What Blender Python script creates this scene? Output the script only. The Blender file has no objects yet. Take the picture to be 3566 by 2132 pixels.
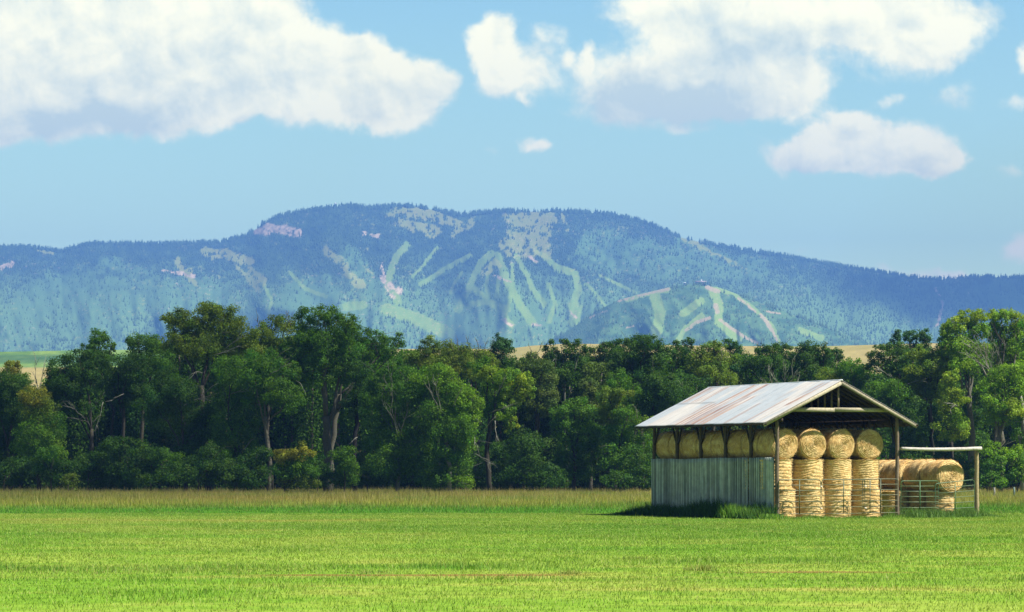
import bpy, math, random
import numpy as np
from mathutils import Vector
S = bpy.context.scene
C = S.collection
# ---------------------------------------------------------------- camera, sky, sun, exposure
FP, U0, VH, CH = 9000.0, 1783.0, 1637.0, 2.4        # focal length, centre column, horizon row (photo pixels), eye height
cam = bpy.data.cameras.new("camera")
cam.lens = 36 * FP / 3566
cam.shift_y = (VH - 1066) / 3566
cam.clip_start, cam.clip_end = 0.5, 60000
camo = bpy.data.objects.new("camera", cam); C.objects.link(camo)
camo.location = (0, 0, CH); camo.rotation_euler = (math.radians(90), 0, 0)
S.camera = camo
S.view_settings.view_transform = 'Standard'; S.view_settings.look = 'None'
S.view_settings.exposure = 1.45; S.view_settings.gamma = 1.0
S.view_settings.use_curve_mapping = False
S.cycles.max_bounces = 6; S.cycles.diffuse_bounces = 1; S.cycles.transparent_max_bounces = 24
S.cycles.volume_bounces = 0
SUN_EL = math.radians(54); SUN_AZ = math.radians(112)     # azimuth from +Y towards +X
sun_dir = Vector((math.sin(SUN_AZ) * math.cos(SUN_EL), math.cos(SUN_AZ) * math.cos(SUN_EL), math.sin(SUN_EL)))
sl = bpy.data.lights.new("sun", 'SUN'); sl.energy = 5.0; sl.angle = math.radians(0.5); sl.color = (1, 0.94, 0.82)
so = bpy.data.objects.new("sun", sl); C.objects.link(so)
so.rotation_euler = sun_dir.to_track_quat('Z', 'Y').to_euler(); so.location = (30, -30, 60)

class NT:
    def __init__(s, tree): s.t = tree; s.L = tree.links
    def n(s, typ, **kw):
        nd = s.t.nodes.new(typ)
        for k, v in kw.items():
            if k.startswith('i_'): nd.inputs[int(k[2:])].default_value = v
            else: setattr(nd, k, v)
        return nd
    def lk(s, a, b): s.L.new(a, b)
    def put(s, v, sock):
        if hasattr(v, 'is_output') or hasattr(v, 'links'): s.lk(v, sock)
        else: sock.default_value = v
    def math(s, op, a, b=0.0, clamp=False):
        m = s.n('ShaderNodeMath', operation=op); m.use_clamp = clamp
        s.put(a, m.inputs[0]); s.put(b, m.inputs[1]); return m.outputs[0]
    def vm(s, op, a, b=(0, 0, 0)):
        m = s.n('ShaderNodeVectorMath', operation=op)
        s.put(a, m.inputs[0]); s.put(b, m.inputs[1])
        return m.outputs['Value'] if op in ('LENGTH', 'DOT_PRODUCT') else m.outputs[0]
    def mr(s, v, a, b, c=0.0, d=1.0, smooth=True):
        m = s.n('ShaderNodeMapRange'); m.interpolation_type = 'SMOOTHSTEP' if smooth else 'LINEAR'
        s.put(v, m.inputs[0]); m.inputs[1].default_value = a; m.inputs[2].default_value = b
        m.inputs[3].default_value = c; m.inputs[4].default_value = d; return m.outputs[0]
    def noise(s, vec, scale, detail=4, rough=0.5, dist=0.0, color=False):
        m = s.n('ShaderNodeTexNoise'); s.lk(vec, m.inputs['Vector'])
        m.inputs['Scale'].default_value = scale; m.inputs['Detail'].default_value = detail
        m.inputs['Roughness'].default_value = rough; m.inputs['Distortion'].default_value = dist
        return m.outputs[1] if color else m.outputs[0]
    def mix(s, f, a, b, blend='MIX'):
        m = s.n('ShaderNodeMix', data_type='RGBA', blend_type=blend)
        s.put(f, m.inputs[0]); s.put(a, m.inputs[6]); s.put(b, m.inputs[7]); return m.outputs[2]

def c4(r, g, b): return (r, g, b, 1)

w = bpy.data.worlds.new("World"); S.world = w; w.use_nodes = True
def build_world():
    T = w.node_tree; T.nodes.clear(); N = NT(T)
    sky = N.n('ShaderNodeTexSky', sky_type='NISHITA'); sky.sun_disc = False
    sky.sun_elevation = SUN_EL; sky.sun_rotation = SUN_AZ; sky.air_density = 1.0; sky.dust_density = 0.3; sky.ozone_density = 3.0
    tc = N.n('ShaderNodeTexCoord'); D = tc.outputs['Generated']
    sp = N.n('ShaderNodeSeparateXYZ'); N.lk(D, sp.inputs[0])
    yy = N.math('MAXIMUM', sp.outputs[1], 0.02)
    K = FP / 1000 / 1.4367                       # thousands of "overview" units
    px = N.math('ADD', N.math('MULTIPLY', N.math('DIVIDE', sp.outputs[0], yy), K), U0 / 1436.7)
    py = N.math('SUBTRACT', VH / 1436.7, N.math('MULTIPLY', N.math('DIVIDE', sp.outputs[2], yy), K))
    cb = N.n('ShaderNodeCombineXYZ'); N.lk(px, cb.inputs[0]); N.lk(py, cb.inputs[1]); P0 = cb.outputs[0]
    # domain warp so the blob outlines billow
    wn = N.noise(P0, 7.0, 6, 0.6, color=True)
    wv = N.vm('MULTIPLY', N.vm('SUBTRACT', wn, (0.5, 0.5, 0.5)), (0.13, 0.10, 0.0))
    P = N.vm('ADD', P0, wv)
    P = N.vm('MULTIPLY', P, (1, 1, 0))
    def field(lst):
        acc = None
        for (x, y, rx, ry, wt) in lst:
            d = N.vm('LENGTH', N.vm('DIVIDE', N.vm('SUBTRACT', P, (x / 1000, y / 1000, 0)), (rx / 1000, ry / 1000, 1)))
            f = N.mr(d, 0.0, 1.5, wt, 0.0)
            acc = f if acc is None else N.math('ADD', acc, f)
        return acc
    blobs = [(60,110,330,200,1),(330,150,290,160,1),(560,120,200,150,1),(640,30,110,80,.8),(700,170,190,120,.9),(640,235,200,75,.6),
      (830,200,150,110,.9),(880,140,70,60,.7),(960,235,120,90,.9),(930,290,100,48,.6),(1050,215,70,50,.5),(120,290,240,55,.7),(370,275,190,50,.6),(20,310,120,45,.5),
      (1215,55,45,42,.75),(1165,100,50,36,.7),(1205,140,68,62,.85),(1230,205,70,50,.7),(1300,180,60,55,.36),(1320,95,45,42,.25),(1425,135,16,38,.4),(1285,250,22,22,.4),(1375,140,20,24,.3),
      (1620,25,170,70,.8),(1760,60,190,80,.7),(2000,25,330,80,.9),(2190,70,200,95,.8),(1600,190,190,85,.75),(1800,180,200,90,.85),(1950,190,90,50,.4),(1570,262,190,52,.66),(1790,255,200,50,.75),
      (2260,110,110,50,.5),(2400,50,70,45,.35),
      (2060,295,60,40,.7),(1985,325,50,30,.5),(1930,372,95,42,.95),(2060,345,125,62,1.1),(2210,355,110,55,1.05),(2120,395,190,34,.7),(2270,390,75,34,.7),(2155,245,42,24,.32),
      (1292,355,36,26,.75),(1185,365,32,15,.22),(1690,318,55,16,.3),(1640,326,32,20,.32),(1810,335,40,22,.16),(2485,140,26,45,.6),(2310,240,70,40,.22),(2470,262,50,28,.32),
      (2490,600,52,52,.7),(2240,668,95,24,.5),(2150,655,30,14,.3),(2320,662,40,20,.4),(1940,614,34,18,.3),(2450,410,48,26,.28),(1290,110,25,60,.2),(1800,150,430,150,.16),(1330,160,130,120,.14),(2330,200,160,110,.13),(1120,60,60,40,.12)]
    dark = [(130,320,260,62,.9),(400,292,230,48,.75),(40,180,150,140,.28),(300,210,260,50,.35),(560,200,180,40,.25),(1580,275,180,75,.95),(1780,280,200,60,.8),(1740,190,260,60,.35),(1860,105,200,50,.8),(1680,60,110,30,.5),
      (2020,150,180,40,.3),(1540,190,90,60,.5),(2120,410,170,20,.35),(2320,250,100,50,.7),(1240,240,70,30,.25),(1310,160,50,60,.3),(2230,665,150,14,.2),(2060,330,60,26,.2),(1450,280,60,60,.6),(2290,150,140,50,.3)]
    F = field(blobs)
    n1 = N.noise(P0, 9.0, 12, 0.62, 0.35)
    n2 = N.noise(P0, 3.0, 5, 0.5)
    e = N.math('MULTIPLY', N.math('SUBTRACT', n1, 0.5), 0.95)
    e = N.math('MULTIPLY', e, N.mr(F, 0.0, 0.3, 0.0, 1.0))
    n4 = N.noise(P0, 30.0, 8, 0.6, 0.2)
    e = N.math('ADD', e, N.math('MULTIPLY', N.math('MULTIPLY', N.math('SUBTRACT', n4, 0.5), 0.32), N.mr(F, 0.0, 0.25, 0.0, 1.0)))
    dens = N.math('ADD', F, e)
    alpha = N.mr(dens, 0.11, 0.66)
    # relief of the billows: difference of two taps towards the sun
    n1b = N.noise(N.vm('ADD', P0, (0.016, -0.024, 0)), 9.0, 12, 0.62, 0.35)
    n4b = N.noise(N.vm('ADD', P0, (0.006, -0.009, 0)), 30.0, 8, 0.6, 0.2)
    rel = N.math('ADD', N.math('MULTIPLY', N.math('SUBTRACT', n1b, n1), 1.5), N.math('MULTIPLY', N.math('SUBTRACT', n4b, n4), 0.35))
    n3 = N.noise(P0, 4.5, 6, 0.5); n3b = N.noise(N.vm('ADD', P0, (0.03, -0.05, 0)), 4.5, 6, 0.5)
    rel = N.math('ADD', rel, N.math('MULTIPLY', N.math('SUBTRACT', n3b, n3), 1.8))
    DK = field(dark)
    sh = N.math('ADD', N.math('MULTIPLY', DK, 0.85), N.math('ADD', rel, N.math('MULTIPLY', N.math('SUBTRACT', n2, 0.45), 0.5)))
    sh = N.math('ADD', sh, N.mr(F, 0.7, 1.9, 0.0, 0.28))
    sh = N.mr(sh, -0.02, 0.98, smooth=False)
    white, grey = c4(.76, .70, .415), c4(.41, .455, .335)
    cc = N.mix(sh, white, grey)
    back_dim = N.mr(sp.outputs[1], -0.2, 0.5, 0.5, 1.0)
    cl_ = N.n('ShaderNodeCombineXYZ'); [N.lk(back_dim, cl_.inputs[i]) for i in range(3)]
    skyc = N.mix(1.0, N.mix(1.0, sky.outputs[0], cl_.outputs[0], 'MULTIPLY'), N.mix(N.mr(sp.outputs[2], 0.19, 0.35, 0.0, 1.0), N.mix(N.mr(sp.outputs[2], 0.05, 0.19, 0.0, 1.0, smooth=False), c4(*SKY_LOW), c4(*SKY_HIGH)), c4(.34, .38, .42)), 'MULTIPLY')  # sky behind the camera and overhead is dimmed to lower the ambient fill
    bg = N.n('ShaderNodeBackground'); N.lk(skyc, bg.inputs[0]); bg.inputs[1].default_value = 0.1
    bc = N.n('ShaderNodeBackground'); N.lk(cc, bc.inputs[0]); bc.inputs[1].default_value = 1.0
    front = N.mr(sp.outputs[1], 0.1, 0.5)
    # clouds over the rest of the sky, by direction
    up = N.math('MAXIMUM', sp.outputs[2], 0.06)
    cb2 = N.n('ShaderNodeCombineXYZ'); N.lk(N.math('DIVIDE', sp.outputs[0], up), cb2.inputs[0]); N.lk(N.math('DIVIDE', sp.outputs[1], up), cb2.inputs[1])
    oth = N.mr(N.noise(cb2.outputs[0], 0.9, 4, 0.55), 0.58, 0.70, 0.0, 0.18)
    out_of = N.mr(py, -0.35, -0.1, 1.0, 0.0)
    oth = N.math('MULTIPLY', oth, N.math('MAXIMUM', out_of, N.math('SUBTRACT', 1.0, front)))
    al = N.math('MAXIMUM', N.math('MULTIPLY', alpha, front), oth)
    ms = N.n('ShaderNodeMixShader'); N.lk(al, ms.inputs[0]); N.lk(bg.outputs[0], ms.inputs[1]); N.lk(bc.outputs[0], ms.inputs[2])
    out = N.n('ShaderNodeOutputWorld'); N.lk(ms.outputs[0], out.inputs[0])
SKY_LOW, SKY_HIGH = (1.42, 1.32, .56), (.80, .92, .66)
build_world()

# ---------------------------------------------------------------- helpers
rng = np.random.default_rng(7)
def at(u, v, Y): return np.array([(u - U0) / FP * Y, Y, CH + (VH - v) / FP * Y])
def mesh(name, co, faces, mat, parent=None, col=None, smooth=False, loc=None):
    """faces: (n,k) int array or list of such arrays; col: per-vertex rgb"""
    if not isinstance(faces, list): faces = [faces]
    co = np.asarray(co, dtype=np.float32).reshape(-1, 3)
    me = bpy.data.meshes.new(name)
    me.vertices.add(len(co)); me.vertices.foreach_set('co', co.ravel())
    faces = [np.asarray(f) for f in faces if len(f)]
    li = np.concatenate([f.ravel() for f in faces]).astype(np.int32)
    tot = np.concatenate([np.full(len(f), f.shape[1]) for f in faces]).astype(np.int32)
    st = np.concatenate([[0], np.cumsum(tot)[:-1]]).astype(np.int32)
    me.loops.add(len(li)); me.loops.foreach_set('vertex_index', li)
    me.polygons.add(len(tot)); me.polygons.foreach_set('loop_start', st)
    me.polygons.foreach_set('loop_total', tot)
    if smooth: me.polygons.foreach_set('use_smooth', np.ones(len(tot), dtype=bool))
    me.update(calc_edges=True); me.validate()
    if col is not None:
        a = me.attributes.new('Col', 'FLOAT_COLOR', 'POINT')
        c = np.ones((len(co), 4), dtype=np.float32); c[:, :3] = col; a.data.foreach_set('color', c.ravel())
    if mat: me.materials.append(mat)
    o = bpy.data.objects.new(name, me); C.objects.link(o)
    if parent: o.parent = parent
    if loc is not None: o.location = loc
    return o
def tag(o, label=None, cat=None, group=None, kind=None):
    if label: o['label'] = label
    if cat: o['category'] = cat
    if group: o['group'] = group
    if kind: o['kind'] = kind
    return o
def empty(name, loc, rz=0.0):
    o = bpy.data.objects.new(name, None); C.objects.link(o); o.location = loc; o.rotation_euler = (0, 0, rz)
    o.empty_display_size = 0.2; return o
class MB:
    def __init__(s): s.v = []; s.q = []; s.t = []; s.c = []; s.k = 0
    def add(s, v, q=(), t=(), c=(1, 1, 1)):
        v = np.asarray(v, float).reshape(-1, 3); n = len(v)
        s.v.append(v); s.c.append(np.broadcast_to(np.asarray(c, float), (n, 3)))
        if len(q): s.q.append(np.asarray(q) + s.k)
        if len(t): s.t.append(np.asarray(t) + s.k)
        s.k += n
    def box(s, c, h, R=None, col=(1, 1, 1)):
        g = np.array([(x, y, z) for x in (-1, 1) for y in (-1, 1) for z in (-1, 1)], float) * np.asarray(h, float)
        if R is not None: g = g @ np.asarray(R).T
        s.add(g + np.asarray(c, float), [(0, 1, 3, 2), (4, 6, 7, 5), (0, 4, 5, 1), (2, 3, 7, 6), (0, 2, 6, 4), (1, 5, 7, 3)], c=col)
    def beam(s, a, b, wd, hg, col=(1, 1, 1), up=(0, 0, 1)):
        a, b = np.asarray(a, float), np.asarray(b, float); d = b - a; L = np.linalg.norm(d); d = d / L
        x = np.cross(d, up); x /= np.linalg.norm(x); z = np.cross(x, d)
        s.box((a + b) / 2, (wd / 2, L / 2, hg / 2), np.stack([x, d, z], 1), col)
    def tube(s, pts, rad, seg=8, col=(1, 1, 1), wob=0.0):
        pts = np.asarray(pts, float); n = len(pts); rad = np.broadcast_to(np.asarray(rad, float), (n,))
        d = np.gradient(pts, axis=0); d /= np.linalg.norm(d, axis=1)[:, None] + 1e-9
        ref = np.array([0.0, 0, 1]) if abs(d[:, 2]).mean() < 0.8 else np.array([0.0, 1, 0])
        x = np.cross(d, ref); x /= np.linalg.norm(x, axis=1)[:, None] + 1e-9; y = np.cross(d, x)
        th = np.arange(seg) / seg * 2 * np.pi
        r = rad[:, None] * (1 + wob * rng.standard_normal((n, seg)))
        V = pts[:, None] + r[..., None] * (np.cos(th)[None, :, None] * x[:, None] + np.sin(th)[None, :, None] * y[:, None])
        i = np.arange(n - 1)[:, None] * seg; j = np.arange(seg)[None]; j2 = (j + 1) % seg
        q = np.stack([i + j, i + j2, i + seg + j2, i + seg + j], -1).reshape(-1, 4)
        V = V.reshape(-1, 3); k = len(V)
        V = np.concatenate([V, pts[:1], pts[-1:]])
        t = [(k, (a + 1) % seg, a) for a in range(seg)] + [(k + 1, (n - 1) * seg + a, (n - 1) * seg + (a + 1) % seg) for a in range(seg)]
        s.add(V, q, t, col)
    def build(s, name, mat, parent=None, smooth=False, loc=None):
        f = []
        if s.q: f.append(np.concatenate(s.q))
        if s.t: f.append(np.concatenate(s.t))
        return mesh(name, np.concatenate(s.v), f, mat, parent, np.concatenate(s.c), smooth, loc)
def hsh(ix, iy, seed):
    h = (ix.astype(np.int64) * 374761393 + iy.astype(np.int64) * 668265263 + seed * 974634777) & 0xffffffff
    h = ((h ^ (h >> 13)) * 1274126177) & 0xffffffff
    return ((h ^ (h >> 16)) & 0xffffff) / float(0xffffff)
def vn(x, y, seed=0):
    ix, iy = np.floor(x), np.floor(y); fx, fy = x - ix, y - iy
    fx, fy = fx * fx * (3 - 2 * fx), fy * fy * (3 - 2 * fy)
    a, b = hsh(ix, iy, seed), hsh(ix + 1, iy, seed); c, d = hsh(ix, iy + 1, seed), hsh(ix + 1, iy + 1, seed)
    return (a + (b - a) * fx) * (1 - fy) + (c + (d - c) * fx) * fy
def fbm(x, y, seed=0, oc=5, g=0.5):
    x, y = np.asarray(x, float), np.asarray(y, float); s = 0; a = 1; t = 0
    for i in range(oc): s = s + a * vn(x * 2 ** i + 17.3 * i, y * 2 ** i - 9.1 * i, seed + i); t += a; a *= g
    return s / t
def sst(x, a, b): t = np.clip((x - a) / (b - a), 0, 1); return t * t * (3 - 2 * t)
def lerp(a, b, t): return a + (b - a) * np.asarray(t)[..., None]

def mat_attr(name, rough=0.8, transl=0.0, noise=0.0, nscale=30.0, bump=0.0, spec=0.2, tint=None):
    """colour comes from the mesh's own Col attribute, broken up by noise; leaves and blades also let light through"""
    m = bpy.data.materials.new(name); m.use_nodes = True; T = m.node_tree; N = NT(T); b = T.nodes['Principled BSDF']
    a = N.n('ShaderNodeAttribute', attribute_name='Col'); col = a.outputs[0]
    tc = N.n('ShaderNodeTexCoord')
    if noise:
        f = N.noise(tc.outputs['Object'], nscale, 5, 0.6)
        g = N.mr(f, 0.25, 0.75, 1 - noise, 1 + noise, smooth=False)
        gg = N.n('ShaderNodeCombineXYZ'); [N.lk(g, gg.inputs[i]) for i in range(3)]
        col = N.mix(1.0, col, gg.outputs[0], 'MULTIPLY')
    if tint: col = N.mix(1.0, col, c4(*tint), 'MULTIPLY')
    N.lk(col, b.inputs['Base Color']); b.inputs['Roughness'].default_value = rough
    b.inputs['Specular IOR Level'].default_value = spec
    if bump:
        bn = N.n('ShaderNodeBump'); bn.inputs['Strength'].default_value = bump; bn.inputs['Distance'].default_value = 0.02
        N.lk(N.noise(tc.outputs['Object'], nscale * 1.5, 5, 0.6), bn.inputs['Height']); N.lk(bn.outputs[0], b.inputs['Normal'])
    if transl:
        tr = N.n('ShaderNodeBsdfTranslucent'); N.lk(N.mix(1.0, col, c4(1.2, 1.25, 0.5), 'MULTIPLY'), tr.inputs[0])
        ms = N.n('ShaderNodeMixShader'); ms.inputs[0].default_value = transl
        N.lk(b.outputs[0], ms.inputs[1]); N.lk(tr.outputs[0], ms.inputs[2])
        N.lk(ms.outputs[0], T.nodes['Material Output'].inputs[0])
    return m
M_leaf = mat_attr('leaf', 0.6, 0.42, spec=0.15)
M_blade = mat_attr('grass_blade', 0.6, 0.3, spec=0.2)
M_bark = mat_attr('bark', 0.9, 0, 0.35, 6.0, 0.4)
M_wood = mat_attr('weathered_wood', 0.85, 0, 0.35, 9.0, 0.3)
M_hay = mat_attr('hay', 0.8, 0, 0.28, 14.0, 0.5, spec=0.1)
M_paint = mat_attr('gate_paint', 0.45, 0, 0.3, 5.0, spec=0.4)
M_rock = mat_attr('mountain_ground', 0.95, 0, 0, spec=0.0)

# ---------------------------------------------------------------- ground
YC = 140.0                                        # mown field ends, tall grass begins
def patch(x, y):
    """shared colour fields of the meadow: (tan streaks, dark lush patches, soil)"""
    n = fbm(x / 9, y / 4.5, 3, 5); n2 = fbm(x / 3.2, y / 2.0, 11, 4); n3 = fbm(x / 30, y / 7, 5, 4)
    def stripe(yc, wd, x0, x1, sd=1): 
        wob = (fbm(x / 6, x * 0 + sd, sd, 3) - .5) * wd * 1.5
        return np.exp(-((y - yc - wob) / wd) ** 2) * sst(x, x0 - 2, x0 + 1) * (1 - sst(x, x1 - 1, x1 + 2))
    # photo rows -> distance on the ground
    R = lambda v: CH * FP / (v * 1.4367 - VH)
    soil = 1.2 * stripe(R(1394), .45, -5.0, 0.8, 2) + .8 * stripe(R(1388), .35, 5.4, 6.2, 3) + 1.0 * stripe(R(1387), .35, 6.7, 7.9, 4) + .5 * stripe(R(1389), .3, 8.4, 9.0, 5) + .5 * stripe(R(1390), .3, .6, 1.6, 6)
    lush = .95 * stripe(R(1380), 1.5, -14, -1.0, 7) + .5 * stripe(R(1408), 1.0, -14, 12, 8) + .6 * stripe(R(1362), 2.2, 0, 9, 9) + .3 * stripe(R(1440), .9, -14, 12, 10) + .4 * stripe(R(1300), 3, 2, 14, 12)
    tan = .7 * stripe(R(1421), .5, -14, -3.5, 13) + .5 * stripe(R(1430), .6, 1, 14, 14) + .55 * stripe(R(1262), 2.6, -30, -6, 15) + .35 * stripe(R(1400), .5, -14, 5, 16) + .4 * stripe(R(1290), 1.2, -19, -15.5, 17)
    return n, n2, n3, np.clip(soil, 0, 1), np.clip(lush, 0, 1), np.clip(tan, 0, 1)
def field_col(x, y):
    n, n2, n3, soil, lush, tan = patch(x, y)
    n4 = fbm(x / 5, y / 4.5, 27, 4); n5 = fbm(x / 1.3, y / .9, 28, 3)
    c = lerp(np.array([.145, .27, .028]), np.array([.225, .315, .048]), sst(n * .4 + n2 * .3 + n5 * .3, .36, .60))
    c = lerp(c, np.array([.12, .255, .022]), sst(n4, .52, .68) * .6 * sst(n5, .2, .6))
    c = lerp(c, np.array([.075, .19, .014]), np.clip(lush * sst(n2, .25, .6) + .4 * sst(n3, .55, .75), 0, 1))
    c = lerp(c, np.array([.34, .31, .085]), np.clip(tan * sst(n, .2, .6) + .3 * sst(n2, .62, .8), 0, 1))
    c = lerp(c, np.array([.20, .095, .045]), np.clip(soil * sst(n2, .25, .5) * 1.1, 0, 1))
    return c, soil, lush, tan
def tall_col(x, y):
    n = fbm(x / 14, y / 9, 21, 4); n2 = fbm(x / 4, y / 4, 22, 4)
    c = lerp(np.array([.08, .215, .018]), np.array([.235, .265, .038]), sst(y + (n - .5) * 30, 158, 180))
    c = lerp(c, np.array([.11, .21, .026]), sst(n2, .5, .7))
    c = lerp(c, np.array([.26, .205, .055]), sst(n, .5, .7) * sst(y, 165, 200) * .6)
    return c
def grid_ground():
    xs = np.concatenate([np.linspace(-6000, -90, 24), np.linspace(-85, 95, 400), np.linspace(100, 6000, 24)])
    ys = np.concatenate([np.linspace(-400, 40, 12), np.linspace(42, 145, 420), np.linspace(147, 360, 140), np.linspace(380, 12000, 60)])
    X, Y = np.meshgrid(xs, ys)
    Z = np.zeros_like(X)
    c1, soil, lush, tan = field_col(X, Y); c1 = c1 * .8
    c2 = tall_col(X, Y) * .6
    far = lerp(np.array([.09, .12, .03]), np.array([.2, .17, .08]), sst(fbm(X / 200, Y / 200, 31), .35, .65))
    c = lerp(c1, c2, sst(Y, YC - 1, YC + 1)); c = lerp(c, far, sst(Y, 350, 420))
    ny, nx = X.shape
    i = np.arange(ny - 1)[:, None] * nx + np.arange(nx - 1)[None]
    q = np.stack([i, i + 1, i + nx + 1, i + nx], -1).reshape(-1, 4)
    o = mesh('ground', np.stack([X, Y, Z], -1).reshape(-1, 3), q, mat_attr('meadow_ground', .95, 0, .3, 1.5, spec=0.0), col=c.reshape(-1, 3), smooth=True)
    tag(o, kind='structure')
grid_ground()

def blades(name, X, Y, H, Wd, col, lean=0.35, z0=0.0, tipcol=None, parent=None):
    n = len(X); a = rng.uniform(0, 2 * np.pi, n)
    dx, dy = np.cos(a) * Wd / 2, np.sin(a) * Wd / 2
    la = rng.uniform(0, 2 * np.pi, n); lh = H * lean * rng.uniform(.2, 1, n)
    z0 = np.broadcast_to(z0, (n,))
    p0 = np.stack([X - dx, Y - dy, z0], 1); p1 = np.stack([X + dx, Y + dy, z0], 1)
    p2 = np.stack([X + np.cos(la) * lh, Y + np.sin(la) * lh, z0 + H], 1)
    V = np.stack([p0, p1, p2], 1).reshape(-1, 3)
    cc = np.repeat(col[:, None], 3, 1)
    if tipcol is not None: cc[:, 2] = tipcol
    return mesh(name, V, np.arange(3 * n).reshape(-1, 3), M_blade, parent, cc.reshape(-1, 3))
BX, BY, YAW = 12.93, 126.05, math.radians(26.2)
AX = np.array([-math.sin(YAW), math.cos(YAW), 0]); RT = np.array([math.cos(YAW), math.sin(YAW), 0]); ZU = np.array([0, 0, 1.0])
BW, BL = 7.04, 12.2
def B(r, s, z): return np.array([BX, BY, 0]) + RT * r + AX * s + ZU * z
def local(x, y): dx, dy = x - BX, y - BY; return dx * RT[0] + dy * RT[1], dx * AX[0] + dy * AX[1]
def mown():
    n = 760000
    Y = np.sqrt(rng.uniform(41 ** 2, (YC + 2) ** 2, n)); X = rng.uniform(-1, 1, n) * (.2 * Y + 9)
    r, s = local(X, Y); keep = ~((r > -.1) & (r < 12.3) & (s > -.1) & (s < BL))
    X, Y = X[keep], Y[keep]; n = len(X)
    c, soil, lush, tan = field_col(X, Y)
    n2 = fbm(X / 1.1, Y / 1.1, 41, 3)
    H = rng.uniform(.025, .065, n) * (1 + 1.0 * lush + .5 * sst(n2, .6, .8)) * (1 - .75 * soil)
    tall = rng.random(n) < .012 ; H[tall] *= 2.0
    H *= 1 + .9 * sst(fbm(X / 1.6, Y / 2.0, 43, 3), .6, .75)
    k = rng.random(n)
    c = c * rng.uniform(.80, 1.18, n)[:, None]
    c = lerp(c, np.array([.36, .36, .13]), (k < .10) * .75)
    c = lerp(c, np.array([.035, .12, .01]), ((k > .94)) * .55)
    o = blades('grass', X, Y, H, rng.uniform(.008, .018, n) * (.6 + Y / 90), c, .8)
    tag(o, 'short bright green mown hay field grass with tan streaks', 'grass', kind='stuff')
mown()
def tall():
    n = 330000
    Y = np.sqrt(rng.uniform(YC ** 2, 282 ** 2, n)); X = rng.uniform(-1, 1, n) * (.2 * Y + 10)
    r, s = local(X, Y); keep = ~((r > -.3) & (r < 12.3) & (s > -.3) & (s < BL + .3))
    edge = (fbm(X / 3.5, Y * 0, 8, 4) - .5) * 16
    keep &= Y > YC + edge
    X, Y = X[keep], Y[keep]; n = len(X)
    c = tall_col(X, Y) * rng.uniform(.6, 1.3, n)[:, None]
    n1 = fbm(X / 10, Y / 10, 51, 3)
    H = (.10 + .30 * sst(Y, 142, 190)) * rng.uniform(.5, 1.15, n) * (.75 + .5 * n1)
    st = rng.random(n) < .06 * (1 + sst(Y, 150, 200)); H[st] = H[st] * rng.uniform(1.4, 2.1, st.sum())
    tip = c * 1.15; tip = lerp(tip, np.array([.34, .24, .09]), (rng.random(n) < .35 * sst(Y, 150, 190)) * .8)
    tip[st] = np.array([.30, .24, .11])
    o = blades('tall_grass', X, Y, H, rng.uniform(.02, .05, n), c, .35, tipcol=tip)
    tag(o, 'uncut tall olive and tan grass between mown field and trees', 'tall grass', kind='stuff')
tall()

# ---------------------------------------------------------------- pasture hills behind the trees
OV = 1.4367
def poly(p): p = np.array(p, float); return lambda x: np.interp(x, p[:, 0], p[:, 1])
def ray_sheet(name, crest, vb, Yb, Yc, nu, nt, colf, relief=None, back=600, gam=1.0, umin=-300, umax=3866, mat=None, skirt=True):
    u = np.linspace(umin, umax, nu); t = np.linspace(0, 1, nt)
    U, Tt = np.meshgrid(u, t)
    vc = crest(U / OV) * OV
    V = vb + (vc - vb) * Tt ** gam
    Yd = Yb + (Yc - Yb) * Tt
    if relief is not None: Yd = Yd + relief(U, V, Tt)
    X = (U - U0) / FP * Yd; Z = CH + (VH - V) / FP * Yd
    col = colf(U / OV, V / OV, Tt)
    # back slope and a skirt down to the ground: the hill has a real body
    Xb = X[-1:] * (1 + back / Yc); Yb2 = Yd[-1:] + back; Zb = Z[-1:] * .55
    Xs, Ys, Zs = X[:1], Yd[:1] - .02 * Yb, np.full_like(Z[:1], -2.0)
    X = np.concatenate([Xs, X, Xb]); Y = np.concatenate([Ys, Yd, Yb2]); Z = np.concatenate([Zs, Z, Zb]); col = np.concatenate([col[:1], col, col[-1:]])
    ny, nx = X.shape
    i = np.arange(ny - 1)[:, None] * nx + np.arange(nx - 1)[None]
    q = np.stack([i, i + 1, i + nx + 1, i + nx], -1).reshape(-1, 4)
    o = mesh(name, np.stack([X, Y, Z], -1).reshape(-1, 3), q, mat or M_rock, col=col.reshape(-1, 3), smooth=True)
    tag(o, kind='structure')
    return X[1:-1], Y[1:-1], Z[1:-1], U, V
pcrest = poly([(-200,856),(0,853),(100,851),(210,849),(330,848),(600,846),(1100,846),(1230,846),(1290,838),(1380,833),(1500,835),(1700,838),(1900,840),(2000,839),(2120,836),(2250,832),(2700,842)])
def pasture_col(x, y, t):
    n = fbm(x / 60, y / 5, 61, 5); n2 = fbm(x / 9, y / 3, 62, 4)
    gold = lerp(np.array([.19, .18, .06]), np.array([.27, .21, .085]), n)
    green = lerp(np.array([.07, .14, .04]), np.array([.13, .20, .05]), sst(n, .35, .6))
    isg = (1 - sst(x, 400, 700)) * (1 - sst(y, 889, 893))
    c = lerp(gold, green, isg)
    c = lerp(c, np.array([.14, .19, .06]), .7 * (sst(x, 1850, 1900) * (1 - sst(x, 2000, 2060)) * (1 - sst(y, 838, 846))))
    c = lerp(c, np.array([.03, .075, .04]), isg * sst(y, 858, 863) * (1 - sst(y, 876, 882)) * .7)
    return c * (.8 + .4 * n2)[..., None]
ray_sheet('hill', pcrest, 1560, 460, 1500, 300, 90, pasture_col, back=300)

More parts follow.
